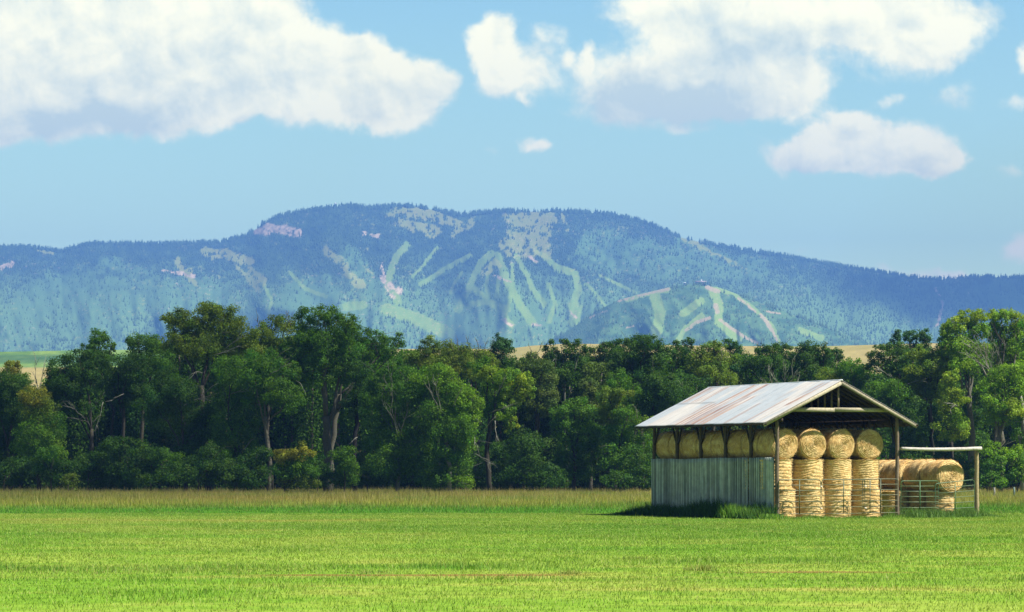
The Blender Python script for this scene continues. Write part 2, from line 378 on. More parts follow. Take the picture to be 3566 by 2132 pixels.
# ---------------------------------------------------------------- mountain
crest = poly([(-220,606),(-60,603),(0,601),(60,599),(110,606),(150,611),(200,595),(240,590),(300,592),(400,592),(500,590),(535,588),(560,580),(595,574),(620,556),(640,540),(680,524),(740,512),(800,504),(850,500),(900,505),(960,500),(1000,501),(1060,511),(1120,522),(1160,518),(1230,511),(1250,514),(1290,513),(1350,513),(1450,517),(1500,524),(1560,539),(1620,563),(1650,576),(1700,588),(1760,599),(1830,612),(1900,622),(1980,636),(2060,650),(2150,663),(2230,676),(2290,679),(2320,676),(2400,672),(2482,674),(2700,670)])
def seg_d(x, y, pts):
    d = np.full(x.shape, 1e9)
    for (x0, y0), (x1, y1) in zip(pts[:-1], pts[1:]):
        dx, dy = x1 - x0, y1 - y0; t = np.clip(((x - x0) * dx + (y - y0) * dy) / (dx * dx + dy * dy + 1e-9), 0, 1)
        d = np.minimum(d, np.hypot(x - x0 - t * dx, y - y0 - t * dy))
    return d
def stroke(x, y, items):
    m = np.zeros(x.shape)
    for wd, pts in items:
        xs = [p[0] for p in pts]; ys = [p[1] for p in pts]
        sel = (x > min(xs) - wd * 2 - 12) & (x < max(xs) + wd * 2 + 12) & (y > min(ys) - wd * 2 - 12) & (y < max(ys) + wd * 2 + 12)
        if sel.any():
            d = seg_d(x[sel], y[sel], pts) if len(pts) > 1 else np.hypot(x[sel] - xs[0], (y[sel] - ys[0]) * 1.6)
            m[sel] = np.maximum(m[sel], 1 - sst(d, wd * .55, wd * 1.0))
    return m
MEADOW = [(22,[(1240,535),(1290,530),(1330,535)]),(30,[(1250,560),(1310,570)]),(26,[(1230,600),(1320,610)]),(14,[(1200,640),(1180,660)]),
 (16,[(500,615),(560,620),(600,635)]),(10,[(580,640),(600,670),(630,700)]),(14,[(610,660),(640,680)]),(12,[(430,630),(450,660)]),(10,[(455,660),(470,690)]),
 (18,[(960,515),(1040,525),(1110,545)]),(16,[(970,545),(1060,565)]),(9,[(1140,535),(1100,575)]),(14,[(790,610),(830,640)]),(12,[(830,650),(870,690)]),(8,[(885,645),(900,660)]),
 (6,[(1360,520),(1375,560)]),(5,[(90,606),(135,614)]),(9,[(1655,575),(1700,600)]),(4,[(1660,580),(1810,655)]),(5,[(1700,600),(1760,635)])]
RUN = [(12,[(985,595),(965,620),(950,650),(940,690),(965,730)]),(8,[(1140,620),(1080,650),(1020,690)]),(12,[(1190,615),(1165,640),(1145,680),(1125,720),(1110,750)]),
 (13,[(1205,620),(1220,660),(1235,690),(1260,740),(1290,780)]),(9,[(1250,620),(1275,660),(1290,700),(1320,740)]),(12,[(1350,650),(1395,665),(1400,700),(1385,750)]),(8,[(1300,610),(1350,650)]),
 (9,[(1150,700),(1200,740),(1240,790)]),(20,[(940,750),(1000,770),(1090,810)]),(14,[(880,740),(840,745)]),(16,[(1400,745),(1390,780)]),(5,[(1450,668),(1500,690),(1540,710)]),(6,[(1190,640),(1180,690),(1190,740)]),(6,[(1240,640),(1245,700),(1225,760)]),(7,[(1330,690),(1345,740),(1330,780)]),(6,[(1060,600),(1030,640),(1000,670)]),(5,[(1120,660),(1090,710)]),(6,[(1420,690),(1450,720),(1470,750)]),(6,[(640,690),(660,730),(650,770)]),(6,[(700,660),(740,700),(790,720)]),
 (7,[(1210,680),(1205,720)]),(10,[(1140,740),(1180,730),(1230,750)]),(7,[(1320,620),(1370,660)])]
ROCK = [(13,[(625,560),(660,556),(700,562),(722,566)]),(9,[(650,550),(690,552)]),(9,[(885,567)]),(7,[(905,570),(915,572)]),(5,[(925,670),(940,700),(955,720)]),(10,[(945,690),(965,705)]),(4,[(925,640),(935,680)]),
 (5,[(10,645)]),(8,[(0,650),(25,640)]),(5,[(440,665)]),(4,[(430,690)]),(5,[(400,655),(470,668)]),(3,[(1200,670),(1240,680)]),(4,[(1280,620),(1300,640)]),(5,[(1215,770),(1240,790)]),(4,[(2270,700),(2285,740),(2270,790)]),(6,[(1120,520)]),(3,[(1380,755),(1395,770)]),(4,[(1290,785),(1310,790)])]
ASPEN = [(60,[(60,760),(120,720),(200,690)]),(70,[(200,780),(330,700)]),(45,[(280,640)]),(50,[(420,720),(500,700)]),(60,[(1450,600),(1600,640)]),(40,[(1560,620),(1700,650),(1820,650)]),(50,[(700,720),(800,700)]),(70,[(1100,800),(1300,800)]),(30,[(1640,590),(1760,640)]),(40,[(1500,760),(1400,800)]),(35,[(2400,700),(2480,740)]),(40,[(820,790),(900,780)]),(60,[(0,800),(60,820)]),(36,[(860,620),(900,690)])]
WX = lambda x, y: (x + (fbm(x / 26, y / 26, 71, 4) - .5) * 26 + (fbm(x / 7, y / 9, 73, 3) - .5) * 8, y + (fbm(x / 26, y / 26, 72, 4) - .5) * 20 + (fbm(x / 6, y / 6, 74, 3) - .5) * 8)
def masks(x, y):
    wx, wy = WX(x, y)
    md = stroke(wx, wy, MEADOW); rn = stroke(x * .7 + wx * .3, y * .7 + wy * .3, RUN); rk = stroke(wx * .6 + x * .4, wy * .6 + y * .4, ROCK); asp = stroke(wx + (fbm(x/60,y/60,75,3)-.5)*90, wy, ASPEN)
    bits = sst(fbm(x / 12, y / 7, 76, 5, .6), .60, .68) * sst(fbm(x / 130, y / 60, 77, 3), .42, .6) * (1 - .8*sst(x, 1830, 1900))
    md = np.clip(md * sst(fbm(x / 10, y / 8, 78, 4), .28, .42) + bits * .35, 0, 1)
    rag = fbm(x / 3.2, y / 3.2, 83, 3, .6)
    rn = np.clip(sst(rn + (rag - .5) * 1.3, .35, .65), 0, 1) * (rn > .01); md = np.clip(sst(md + (rag - .5) * 1.4, .3, .65), 0, 1) * (md > .01)
    asp = asp * (.62 + .38 * sst(fbm(x / 7, y / 4.5, 84, 4, .6), .35, .6))
    return md, rn, rk, asp
def mtn_col(x, y, t):
    md, rn, rk, asp = masks(x, y)
    n = fbm(x / 20, y / 12, 79, 5); n2 = fbm(x / 5, y / 5, 80, 3)
    c = lerp(np.array([.026, .052, .030]), np.array([.055, .10, .04]), sst(n, .35, .65))
    c = lerp(c, np.array([.12, .215, .07]), .85 * sst(y + (n - .5) * 90, 620, 750))
    c = lerp(c, lerp(np.array([.075, .15, .06]), np.array([.105, .19, .068]), n2), asp * (.55 + .45 * sst(n, .3, .6)))
    c = lerp(c, lerp(np.array([.15, .27, .05]), np.array([.24, .31, .06]), n2), rn * .68)
    c = lerp(c, lerp(np.array([.23, .28, .05]), np.array([.33, .31, .08]), n2), md * .62)
    c = lerp(c, lerp(np.array([.26, .20, .14]), np.array([.50, .38, .27]), sst(n2, .3, .7)), .85 * rk * sst(n2 * .5 + n * .5, .32, .45))
    sc = sst(fbm(x / 4, y / 2.5, 81, 3), .72, .78) * sst(fbm(x / 80, y / 40, 82, 2), .5, .6); c = lerp(c, np.array([.5, .38, .28]), sc * .35)
    return c
def mtn_relief(U, V, t):
    w_ = U + (fbm(U / 900, V / 700, 90, 2) - .5) * 260
    r = fbm(w_ / 240, V / 420, 91, 4, .45); r2 = fbm(w_ / 80, V / 160, 92, 4, .5)
    return -(r * 1300 + r2 * 220) * np.sin(np.clip(t, 0, 1) * np.pi) ** .7 * .8
mX, mY, mZ, mU, mV = ray_sheet('mountain', crest, 1345, 6600, 9300, 1150, 240, mtn_col, mtn_relief, back=1500)
kcrest = poly([(1200,900),(1300,850),(1380,800),(1450,752),(1500,727),(1560,711),(1620,697),(1650,692),(1690,688),(1730,693),(1760,703),(1800,718),(1870,744),(1940,770),(2020,800),(2080,822),(2130,840),(2300,900)])
KRUN = [(18,[(1590,720),(1600,760),(1590,810)]),(10,[(1600,790),(1560,830)]),(9,[(1520,725),(1560,713),(1620,700)]),(14,[(1730,705),(1745,740),(1740,780),(1790,820)]),(6,[(1780,715),(1830,750),(1870,790),(1890,830)]),(9,[(1700,765),(1660,800),(1640,830)]),(8,[(1740,700),(1780,712)]),(12,[(1655,760),(1700,730)]),(10,[(1990,820),(1940,800)])]
KROCK = [(5,[(1500,729),(1550,716),(1620,700)]),(7,[(1715,696),(1740,706)]),(8,[(1735,740),(1740,755)]),(5,[(1720,770),(1690,780),(1665,800)]),(5,[(1745,775),(1800,815),(1840,835)]),(4,[(1790,722),(1830,755)]),(6,[(1845,765),(1870,800)]),(4,[(1870,800),(1885,830)]),(3,[(1860,755),(1890,760)]),(3,[(1430,770),(1470,755)]),(3,[(1520,795),(1540,790)]),(3,[(1380,790)])]
def knob_col(x, y, t):
    wx, wy = WX(x, y); n = fbm(x / 22, y / 12, 101, 5); n2 = fbm(x / 5, y / 5, 102, 3)
    rn = stroke(x * .7 + wx * .3, y * .7 + wy * .3, KRUN); rk = stroke(x * .75 + wx * .25, y * .75 + wy * .25, KROCK)
    c = lerp(np.array([.045, .10, .04]), np.array([.085, .16, .055]), sst(n, .35, .65)) * (.8 + .4 * n2)[..., None]
    rag = fbm(x / 3.2, y / 3.2, 183, 3, .6); rn = sst(rn + (rag - .5) * 1.2, .35, .65) * (rn > .01); rk = sst(rk + (rag - .5) * 1.2, .3, .7) * (rk > .01)
    rig = sst(x - (y - 700) * 2.0, 1800, 1860)
    c = lerp(c, np.array([.11, .19, .065]), rig * sst(n, .35, .55) * .7)
    c = lerp(c, lerp(np.array([.15, .26, .06]), np.array([.22, .29, .07]), n2), rn * .9)
    c = lerp(c, lerp(np.array([.25, .22, .13]), np.array([.38, .28, .19]), n2), rk * sst(n2 * .5 + n * .5, .25, .5) * .85)
    sc = sst(fbm(x / 4, y / 2.5, 103, 3), .74, .8); return lerp(c, np.array([.4, .3, .22]), sc * .3)
def knob_relief(U, V, t):
    w_ = U + (fbm(U / 300, V / 200, 105, 3) - .5) * 200
    return -(1 - abs(fbm(w_ / 180, V / 400, 106, 4) * 2 - 1)) * 320 * np.sin(t * np.pi) ** .8
kX, kY, kZ, kU, kV = ray_sheet('foothill', kcrest, 1345, 5200, 6300, 620, 130, knob_col, knob_relief, back=500, umin=1200 * OV, umax=2300 * OV)

def conifers(name, X, Y, Z, U, V, forest, n, hmin, hmax, label):
    ny, nx = X.shape
    i = rng.integers(0, ny - 1, n); j = rng.integers(0, nx - 1, n)
    top = rng.random(n) < .05; i[top] = ny - 1 - rng.integers(0, 3, top.sum())
    P = np.stack([X[i, j], Y[i, j], Z[i, j]], 1) + rng.uniform(-1, 1, (n, 3)) * [3, 12, 0]
    f = forest(U[i, j] / OV, V[i, j] / OV); keep = rng.random(n) < f
    P = P[keep]; n = len(P)
    H = rng.uniform(hmin, hmax, n) * rng.choice([.7, 1, 1.25], n) * (1 + .45 * np.isin(i[keep], [ny - 1, ny - 2, ny - 3])); R = H * rng.uniform(.2, .32, n)
    a = rng.uniform(0, 6.28, n); V_ = [P + np.stack([0 * H, 0 * H, H], 1)]
    for k in range(4): V_.append(P + np.stack([np.cos(a + k * 1.571) * R, np.sin(a + k * 1.571) * R, -H * .1], 1))
    V_ = np.stack(V_, 1).reshape(-1, 3); b = np.arange(n)[:, None] * 5
    t = np.concatenate([b + np.array([[0, 1 + k, 1 + (k + 1) % 4]]) for k in range(4)])
    c = lerp(np.array([.022, .048, .026]), np.array([.05, .09, .036]), rng.random(n)); c = lerp(c, np.array([.07, .125, .045]), .7 * sst(P[:, 0] * 0 + (P[:, 2] - CH) / P[:, 1] * -FP + VH, 900, 1060)); c = np.repeat(c, 5, 0)
    o = mesh(name, V_, t, M_rock, col=c); tag(o, label, 'forest', kind='stuff')
def f_m(x, y):
    md, rn, rk, asp = masks(x, y); n = fbm(x / 9, y / 8, 79, 4)
    f = (1 - .96 * md) * (1 - .99 * rn) * (1 - rk) * (1 - .9 * asp) * (.25 + .75 * sst(n, .3, .5)); return f * (1 - .72 * sst(y + (n - .5) * 120, 610, 740))
conifers('forest', mX, mY, mZ, mU, mV, f_m, 170000, 5.5, 11, 'dark conifer forest covering the upper slopes of the blue mountain')
def f_k(x, y):
    return np.clip((1 - stroke(x, y, KRUN) * .99) * (1 - stroke(x, y, KROCK)) * (.12 + .7 * sst(fbm(x / 14, y / 10, 110, 4), .52, .62)), 0, 1)
conifers('forest', kX, kY, kZ, kU, kV, f_k, 14000, 5, 9, 'scattered dark conifers on the lower knob hill below the mountain')

M_plain = mat_attr('painted_building', .7, 0, .1, 1.0)
def gabled(name, p, wd, dp, hg, rc, wc, label, rz=0.0, tower=None):
    e = empty(name, p, rz); m = MB(); m.box((0, 0, hg / 2 - 1), (wd / 2, dp / 2, hg / 2 + 1), col=wc)
    for k in range(6): m.box((-wd / 2 + wd * (k + .5) / 6, -dp / 2 - .02, hg * .5), (wd * .05, .1, hg * .2), col=(.08, .09, .12))
    m.build('wall', M_plain, e)
    r = MB(); o_ = 1.0
    V = [(-wd / 2 - o_, -dp / 2 - o_, hg), (wd / 2 + o_, -dp / 2 - o_, hg), (wd / 2 + o_, dp / 2 + o_, hg), (-wd / 2 - o_, dp / 2 + o_, hg), (-wd / 2 - o_, 0, hg + dp * .32), (wd / 2 + o_, 0, hg + dp * .32)]
    r.add(V, [(0, 1, 5, 4), (2, 3, 4, 5), (0, 3, 2, 1)], [(0, 4, 3), (1, 2, 5)], rc); r.build('roof', M_plain, e)
    if tower: t = MB(); t.box((tower, 0, hg), (.6, .6, hg * 1.3), col=(.8, .8, .8)); t.box((tower, 0, hg * 2.2), (1.2, .5, .3), col=(.8, .8, .8)); t.build('mast', M_plain, e)
    tag(e, label, 'building'); return e
gabled('mountain_lodge', at(2440, 990, 6290), 26, 9, 5, (.42, .34, .34), (.6, .5, .45), 'large gabled lodge with mast on top of the lower knob hill', tower=2)
gabled('lift_hut', at(2384, 990, 6280), 5, 4, 3, (.85, .85, .85), (.8, .8, .8), 'tiny white hut left of the hilltop lodge')
gabled('mountain_hut', at(1712, 872, 8600), 16, 9, 5, (.30, .14, .12), (.35, .25, .2), 'small dark red hut among ski runs below the mountain summit')
def radome():
    e = empty('radar_dome', at(1168, 717, 9290)); m = MB(); m.tube([(0, 0, -3), (0, 0, 6)], 1.0, 8, (.6, .6, .6)); m.build('tower', M_plain, e)
    m = MB(); th = np.linspace(-1.3, 1.57, 8); m.tube([(0, 0, 8 + 3 * math.sin(t)) for t in th], [max(.05, 3 * math.cos(t)) for t in th], 12, (.85, .85, .85)); m.build('dome', M_plain, e, True)
    tag(e, 'tiny white radar dome on the left summit ridge of the mountain', 'radar dome')
radome()

# ---------------------------------------------------------------- clouds overhead that shade parts of the ground (above the frame)
def cloud(target, height, rx, ry, thick, dens, label, seed):
    r_ = np.random.default_rng(seed); h = height / math.tan(SUN_EL)
    c = np.array([target[0] + h * math.sin(SUN_AZ), target[1] + h * math.cos(SUN_AZ), height])
    nu, nv = 48, 18; th = np.arange(nu) / nu * 2 * np.pi; ph = np.linspace(-np.pi / 2, np.pi / 2, nv)
    TH, PH = np.meshgrid(th, ph); d = np.stack([np.cos(TH) * np.cos(PH), np.sin(TH) * np.cos(PH), np.sin(PH)], -1)
    k = 1 + .35 * (fbm(d[..., 0] * 3 + 5 + d[..., 2], d[..., 1] * 3 + 5, seed, 4) - .5) * 2
    V = d * k[..., None] * np.array([rx, ry, thick]); V[..., 2] = np.where(V[..., 2] < 0, V[..., 2] * .3, V[..., 2])
    i = np.arange(nv - 1)[:, None] * nu; j = np.arange(nu)[None]; j2 = (j + 1) % nu
    q = np.stack([i + j, i + j2, i + nu + j2, i + nu + j], -1).reshape(-1, 4)
    m = bpy.data.materials.new('cloud_vapour'); m.use_nodes = True; T = m.node_tree; N = NT(T)
    df = N.n('ShaderNodeBsdfTranslucent'); df.inputs[0].default_value = c4(.85, .87, .9)
    tr = N.n('ShaderNodeBsdfTransparent'); ms = N.n('ShaderNodeMixShader'); at_ = N.n('ShaderNodeAttribute', attribute_name='Col'); N.lk(N.math('MULTIPLY', at_.outputs['Fac'], dens), ms.inputs[0])
    N.lk(tr.outputs[0], ms.inputs[1]); N.lk(df.outputs[0], ms.inputs[2]); N.lk(ms.outputs[0], T.nodes['Material Output'].inputs[0])
    pr_ = np.hypot(V[..., 0] / rx, V[..., 1] / ry).reshape(-1) + .3 * (fbm(V[..., 0].reshape(-1) / rx * 3 + 9, V[..., 1].reshape(-1) / ry * 3 + 9, seed + 4, 3) - .5)
    o = mesh('cloud', V.reshape(-1, 3), q, m, col=np.repeat((1 - sst(pr_, .35, 1.0))[:, None], 3, 1), smooth=True, loc=c)
    tag(o, label, 'cloud')
cloud((-62, 245), 1500, 88, 90, 20, .26, 'cumulus cloud overhead shading the left part of the tree line', 1)
cloud((1190, 8700), 1900, 720, 1300, 90, .72, 'cumulus cloud shading the right shoulder of the mountain', 2)
cloud((-1000, 7000), 1700, 200, 260, 60, .7, 'small cumulus cloud shading the lower left mountain slope', 3)

# ---------------------------------------------------------------- haze
def haze():
    m = bpy.data.materials.new('haze_air'); m.use_nodes = True; T = m.node_tree; N = NT(T); T.nodes.remove(T.nodes['Principled BSDF'])
    v = N.n('ShaderNodeVolumePrincipled'); v.inputs['Color'].default_value = c4(*HAZE_C); v.inputs['Density'].default_value = HAZE_D; v.inputs['Anisotropy'].default_value = 0.0
    N.lk(v.outputs[0], T.nodes['Material Output'].inputs['Volume'])
    b = MB(); b.box((0, 5750, 545), (7000, 6500, 555)); o = b.build('haze', m); tag(o, kind='stuff')
HAZE_C, HAZE_D = (.120, .29, .76), 1.3e-4
haze()
# ---------------------------------------------------------------- hay shed
WD = np.array([.16, .125, .09]); WDD = np.array([.036, .027, .020]); WDL = np.array([.30, .27, .20])  # WDD is darkened to put the shed's inner shade into the timber
def slope_z(r):            # underside of the roof sheet at offset r from the left post line
    eo, ze, zr = .96, 4.67, 6.81
    return zr - abs(r - BW / 2) * (zr - ze) / (BW / 2 + eo)
shed = empty('hay_shed', B(0, 0, 0), YAW)
tag(shed, 'open fronted timber hay shed with rust streaked metal roof and green grey side boarding', 'hay shed')
def build_shed():
    # local frame: x = r, y = s, z = up
    ys = np.linspace(0, BL, 6)
    for side in (0, 1):
        for k, s in enumerate(ys):
            m = MB(); r = 0 if side == 0 else BW
            top = slope_z(r) - .22
            if k == 0: top = slope_z(r) - .06
            p = np.array([(r + .012 * math.sin(z * 2 + side + k), s, z) for z in np.linspace(-.1, top, 14)])
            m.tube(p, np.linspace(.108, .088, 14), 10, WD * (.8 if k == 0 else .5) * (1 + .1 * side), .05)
            m.build('post', M_wood, shed, True)
            # knee braces: a V on every post
            for sg in (-1, 1):
                if (k == 0 and sg == -1) or (k == 5 and sg == 1): continue
                m = MB(); m.beam((r, s + sg * .06, 3.72), (r, s + sg * .60, top - .02), .05, .09, WDD * 1.2, up=(1, 0, 0)); m.build('brace', M_wood, shed)
    for r in (0, BW):
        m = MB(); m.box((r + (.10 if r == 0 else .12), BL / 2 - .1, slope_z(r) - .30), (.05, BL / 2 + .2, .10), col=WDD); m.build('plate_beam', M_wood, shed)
    m = MB(); m.box((BW + .27, -.02, slope_z(BW) - .26), (.17, .07, .09), col=WDL * .8); m.build('beam_end', M_wood, shed)
    # trusses at 0.6 m: two rafters with tails, tie and king post
    sl_ = math.atan2(6.81 - 4.67, BW / 2 + .96)
    for k, s in enumerate(np.arange(.0, BL + .3, .61)):
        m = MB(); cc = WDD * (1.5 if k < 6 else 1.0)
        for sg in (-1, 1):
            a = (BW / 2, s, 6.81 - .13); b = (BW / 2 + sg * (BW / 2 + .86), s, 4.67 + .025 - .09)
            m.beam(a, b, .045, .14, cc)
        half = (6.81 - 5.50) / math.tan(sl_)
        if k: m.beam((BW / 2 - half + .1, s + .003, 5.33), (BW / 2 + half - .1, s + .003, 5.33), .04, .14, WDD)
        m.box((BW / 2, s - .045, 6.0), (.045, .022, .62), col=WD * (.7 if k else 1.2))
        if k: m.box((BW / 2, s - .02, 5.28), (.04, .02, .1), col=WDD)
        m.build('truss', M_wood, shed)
    m = MB(); half = (6.81 - 5.50) / math.tan(sl_) + .15
    m.box((BW / 2 - half / 2 - .13, -.085, 5.36), (half / 2 - .13, .03, .10), col=WDL * .95)
    m.box((BW / 2 + half / 2 - .13, -.088, 5.38), (half / 2 + .125, .03, .10), col=WDL * 1.02)
    m.build('tie_beam', M_wood, shed)
    for sg in (-1, 1):
        m = MB(); m.beam((BW / 2 + sg * .01, BL / 2, 6.81 - .035), (BW / 2 + sg * (BW / 2 + .94), BL / 2, 4.67 - .02), BL + .62, .016, WDD * .6); m.build('shade_lining', M_wood, shed)  # dark lining added under the sheets to blacken the shed interior
    # gable fascia boards
    for sg in (-1, 1):
        m = MB(); m.beam((BW / 2 + sg * .005, -.33, 6.81 - .12), (BW / 2 + sg * (BW / 2 + .965), -.33, 4.67 - .10), .04, .17, WDL * (1.0 if sg < 0 else .8))
        m.build('fascia_board', M_wood, shed)
    for r in (-.92, BW + .92):
        m = MB(); m.box((r, BL / 2, 4.67 - .05), (.018, BL / 2 + .5, .035), col=WDD); m.build('eave_board', M_wood, shed)
    # corrugated roof: one sheet per slope
    per = .12; n = int((BL + .36 + .37) / per * 6); sy = np.linspace(-.37, BL + .40, n); wv = .014 * np.sin(sy / per * 2 * np.pi)
    for sg in (-1, 1):
        nr = 36; t = np.linspace(0, 1, nr)
        Tm, Sm = np.meshgrid(t, sy)
        rr = BW / 2 + sg * (t * (BW / 2 + .98)); zz = 6.83 - t * (6.81 - 4.67) * 1.005
        R_, Z_ = np.broadcast_to(rr, Sm.shape), np.broadcast_to(zz, Sm.shape)
        lip = .012 * np.floor((Sm + .37) / .96 % 2) + .01 * (Tm > .5)          # lapped sheets
        edge = (np.abs(fbm(Sm * 1.3, Tm * 0, 7, 2) - .5)) * .05 * Tm
        Z_ = Z_ + wv[:, None] + lip + .012 * (fbm(Sm * .8, Tm * 3, 9, 3) - .5)
        R_ = R_ + sg * edge
        # own colours of the sheets: galvanised, oxidised, with rust running down the corrugations
        sheet = np.floor((Sm + .37) / .96); up = Tm < .5
        hsel = hsh(sheet, up.astype(float) * (Tm >= 0), 5)
        zinc = lerp(np.array([.28, .315, .345]), np.array([.375, .37, .36]), sst(fbm(Sm * 1.1, Tm * 1.2, 13, 4), .42, .6))
        run = fbm(Sm * 8.5, Tm * 1.3, 15, 4)
        band = np.zeros_like(Sm)
        for (s0, s1, t0, t1, k_) in [(10.9, 12.6, .0, .40, .75), (9.7, 11.2, .0, .4, .9), (6.2, 8.2, .0, 1, .95), (8.0, 9.3, .45, 1.0, .9), (5.2, 6.4, .3, 1, .8), (4.0, 4.5, .2, .9, .55), (3.1, 4.0, .5, 1, .75), (1.4, 2.1, .4, 1, .8), (.2, 1.1, .05, .6, .85), (2.3, 2.8, .1, .4, .4)]:
            band = np.maximum(band, k_ * sst(Sm, s0, s0 + .25) * (1 - sst(Sm, s1 - .25, s1)) * sst(Tm, t0 - .03, t0 + .03) * (1 - sst(Tm, t1 - .04, t1 + .04)))
        if sg > 0: band = band * 0 + .35
        rust = np.clip(sst(run, .60 - .18 * band, .71 - .13 * band) * (.16 + band), 0, 1)
        rc = lerp(np.array([.26, .15, .10]), np.array([.15, .065, .05]), sst(fbm(Sm * 3, Tm * 5, 17, 3), .5, .7))
        pale = sst(fbm(Sm * 3, Tm * 1.1, 19, 4), .5, .66) * .6
        c = lerp(zinc, np.array([.43, .40, .38]), pale * band + .15 * pale); c = lerp(c, rc, rust * .78)
        seam = (np.abs((Sm + .37) % .96) < .03); c[seam] *= .82
        hs = np.abs(Tm - .42) < .012; c[hs & (Sm > 8.6)] *= .6
        i = np.arange(n - 1)[:, None] * nr + np.arange(nr - 1)[None]
        q = np.stack([i, i + 1, i + nr + 1, i + nr], -1).reshape(-1, 4)
        o = mesh('roof_sheet', np.stack([R_, Sm, Z_], -1).reshape(-1, 3), q, M_roof, shed, c.reshape(-1, 3), True)
        so_ = o.modifiers.new('thickness', 'SOLIDIFY'); so_.thickness = .006; so_.offset = -1 if sg > 0 else 1
    m = MB(); m.tube([(BW / 2, s, 6.83) for s in np.linspace(-.38, BL + .41, 40)], .035, 8, (.62, .66, .70)); m.build('ridge_cap', M_roof, shed, True)
    # left side boarding: upright ribbed sheets, a dark slit before the last bay
    def wall(s0, s1, lean, name):
        per = .165; n = int((s1 - s0) / per * 8); sy = np.linspace(s0, s1, n); nz = 10; zt = np.linspace(0, 1, nz)
        Zm, Sm = np.meshgrid(zt, sy)
        top = 3.04 + .03 * np.floor(hsh(np.floor(Sm / .9), Sm * 0, 3) * 3) / 3 + .02 * np.sin(Sm * .5)
        x = -.135 - .018 * np.sign(np.sin(Sm / per * 2 * np.pi)) * np.abs(np.sin(Sm / per * 2 * np.pi)) ** .35 + .015 * np.floor(Sm / .9 % 2)
        s_ = Sm + lean * (1 - Zm)
        z = -.05 + Zm * top
        brd = hsh(np.floor(Sm / per), Sm * 0, 8)
        c = lerp(np.array([.27, .325, .30]), np.array([.45, .49, .45]), brd * .7 + .3 * fbm(Sm * 2, z * .7, 33, 3))
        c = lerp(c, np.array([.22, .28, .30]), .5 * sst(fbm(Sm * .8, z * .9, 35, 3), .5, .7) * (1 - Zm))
        c *= (.62 + .66 * hsh(np.floor(Sm / per + .37), Sm * 0, 12))[..., None]; groove = np.sin(Sm / per * 2 * np.pi) < -.45; c[groove] *= .34
        k = fbm(Sm * 9, z * 1.5, 37, 3); c *= (.75 + .5 * k)[..., None]
        i = np.arange(n - 1)[:, None] * nz + np.arange(nz - 1)[None]
        q = np.stack([i, i + nz, i + nz + 1, i + 1], -1).reshape(-1, 4)
        o = mesh(name, np.stack([x, s_, z], -1).reshape(-1, 3), q, M_wall, shed, c.reshape(-1, 3))
        so_ = o.modifiers.new('thickness', 'SOLIDIFY'); so_.thickness = .02; so_.offset = 0
    wall(.05, 2.36, .0, 'side_boarding'); wall(2.50, BL + .08, -.05, 'side_boarding')
    for z in (.5, 1.6, 2.8):
        m = MB(); m.box((-.075, BL / 2, z), (.02, BL / 2, .05), col=WDD); m.build('wall_rail', M_wood, shed)
M_roof = mat_attr('weathered_roof_metal', .42, 0, .08, 2.5, .05, spec=.5)
M_wall = mat_attr('painted_boarding', .8, 0, .25, 3.0)
build_shed()

# ---------------------------------------------------------------- side bay: pole frame and gates
bay = empty('pole_frame', B(11.9, 0, 0), YAW)
tag(bay, 'round log frame of one post and a pale crossbar beside the hay shed', 'log frame')
m = MB(); m.tube([(.01 * math.sin(z * 3), 0, z) for z in np.linspace(-.2, 3.40, 14)], np.linspace(.125, .098, 14), 10, np.array([.28, .23, .13]), .04); m.build('post', M_wood, bay, True)
m = MB(); m.tube([(-4.75 + 4.88 * t, -.20, 3.47 - .05 * math.sin(t * 3.1) + .03 * t) for t in np.linspace(0, 1, 14)], np.linspace(.085, .098, 14), 10, np.array([.36, .345, .32]), .04); m.build('crossbar', M_wood, bay, True)

def r_at(u, s=-.03):
    k = (u - U0) / FP; bx, by = BX + AX[0] * s, BY + AX[1] * s
    return (k * by - bx) / (RT[0] - k * RT[1])
def gate(u0, u1, z0, z1, s, col, label, ups, nr=7, z1r=None, z0r=None, chain=True):
    r0, r1 = r_at(u0, s), r_at(u1, s); wd = r1 - r0; z1r = z1 if z1r is None else z1r; z0r = z0 if z0r is None else z0r
    e = empty('field_gate', B(r0, s, 0), YAW); tag(e, label, 'gate', 'tubular gates across the shed front')
    col = np.array(col); R_ = .022; bnd = .14
    m = MB(); p = [(0, 0, z0), (0, 0, z1 - bnd)] + [(bnd - bnd * math.cos(a), 0, z1 - bnd + bnd * math.sin(a)) for a in (.4, .8, 1.2)] + [(bnd, 0, z1)]
    p += [(wd - bnd, 0, z1r)] + [(wd - bnd + bnd * math.sin(a), 0, z1r - bnd + bnd * math.cos(a)) for a in (.4, .8, 1.2)] + [(wd, 0, z1r - bnd), (wd, 0, z0r)]
    m.tube(p, R_, 8, col); m.build('frame', M_paint, e, True)
    for k in range(nr - 1):
        f = (k) / (nr - 1); f = f ** .92
        m = MB(); a, b = z0 + (z1 - z0) * f, z0r + (z1r - z0r) * f
        m.tube([(0, 0, a), (wd * .5, .004, (a + b) / 2 - .008), (wd, 0, b)], .017, 8, lerp(col, np.array([.26, .25, .18]), .25)); m.build('rail', M_paint, e, True)
    for f in ups:
        m = MB(); m.box((wd * f, -.026, (z0 + z1) / 2), (.022, .008, (z1 - z0) / 2), col=col * 1.1); m.build('upright', M_paint, e)
    if chain:
        for z in (z0 + .15 * (z1 - z0), z0 + .8 * (z1 - z0)):
            m = MB(); m.box((wd + .01, -.03, z), (.06, .02, .03), col=(.45, .43, .38)); m.build('latch', M_paint, e)
GR = (.045, .07, .03)
gate(2711.5, 2858, .26, 1.92, -.13, GR, 'green tubular gate leftmost before the hay, beside the left shed post', (.49,))
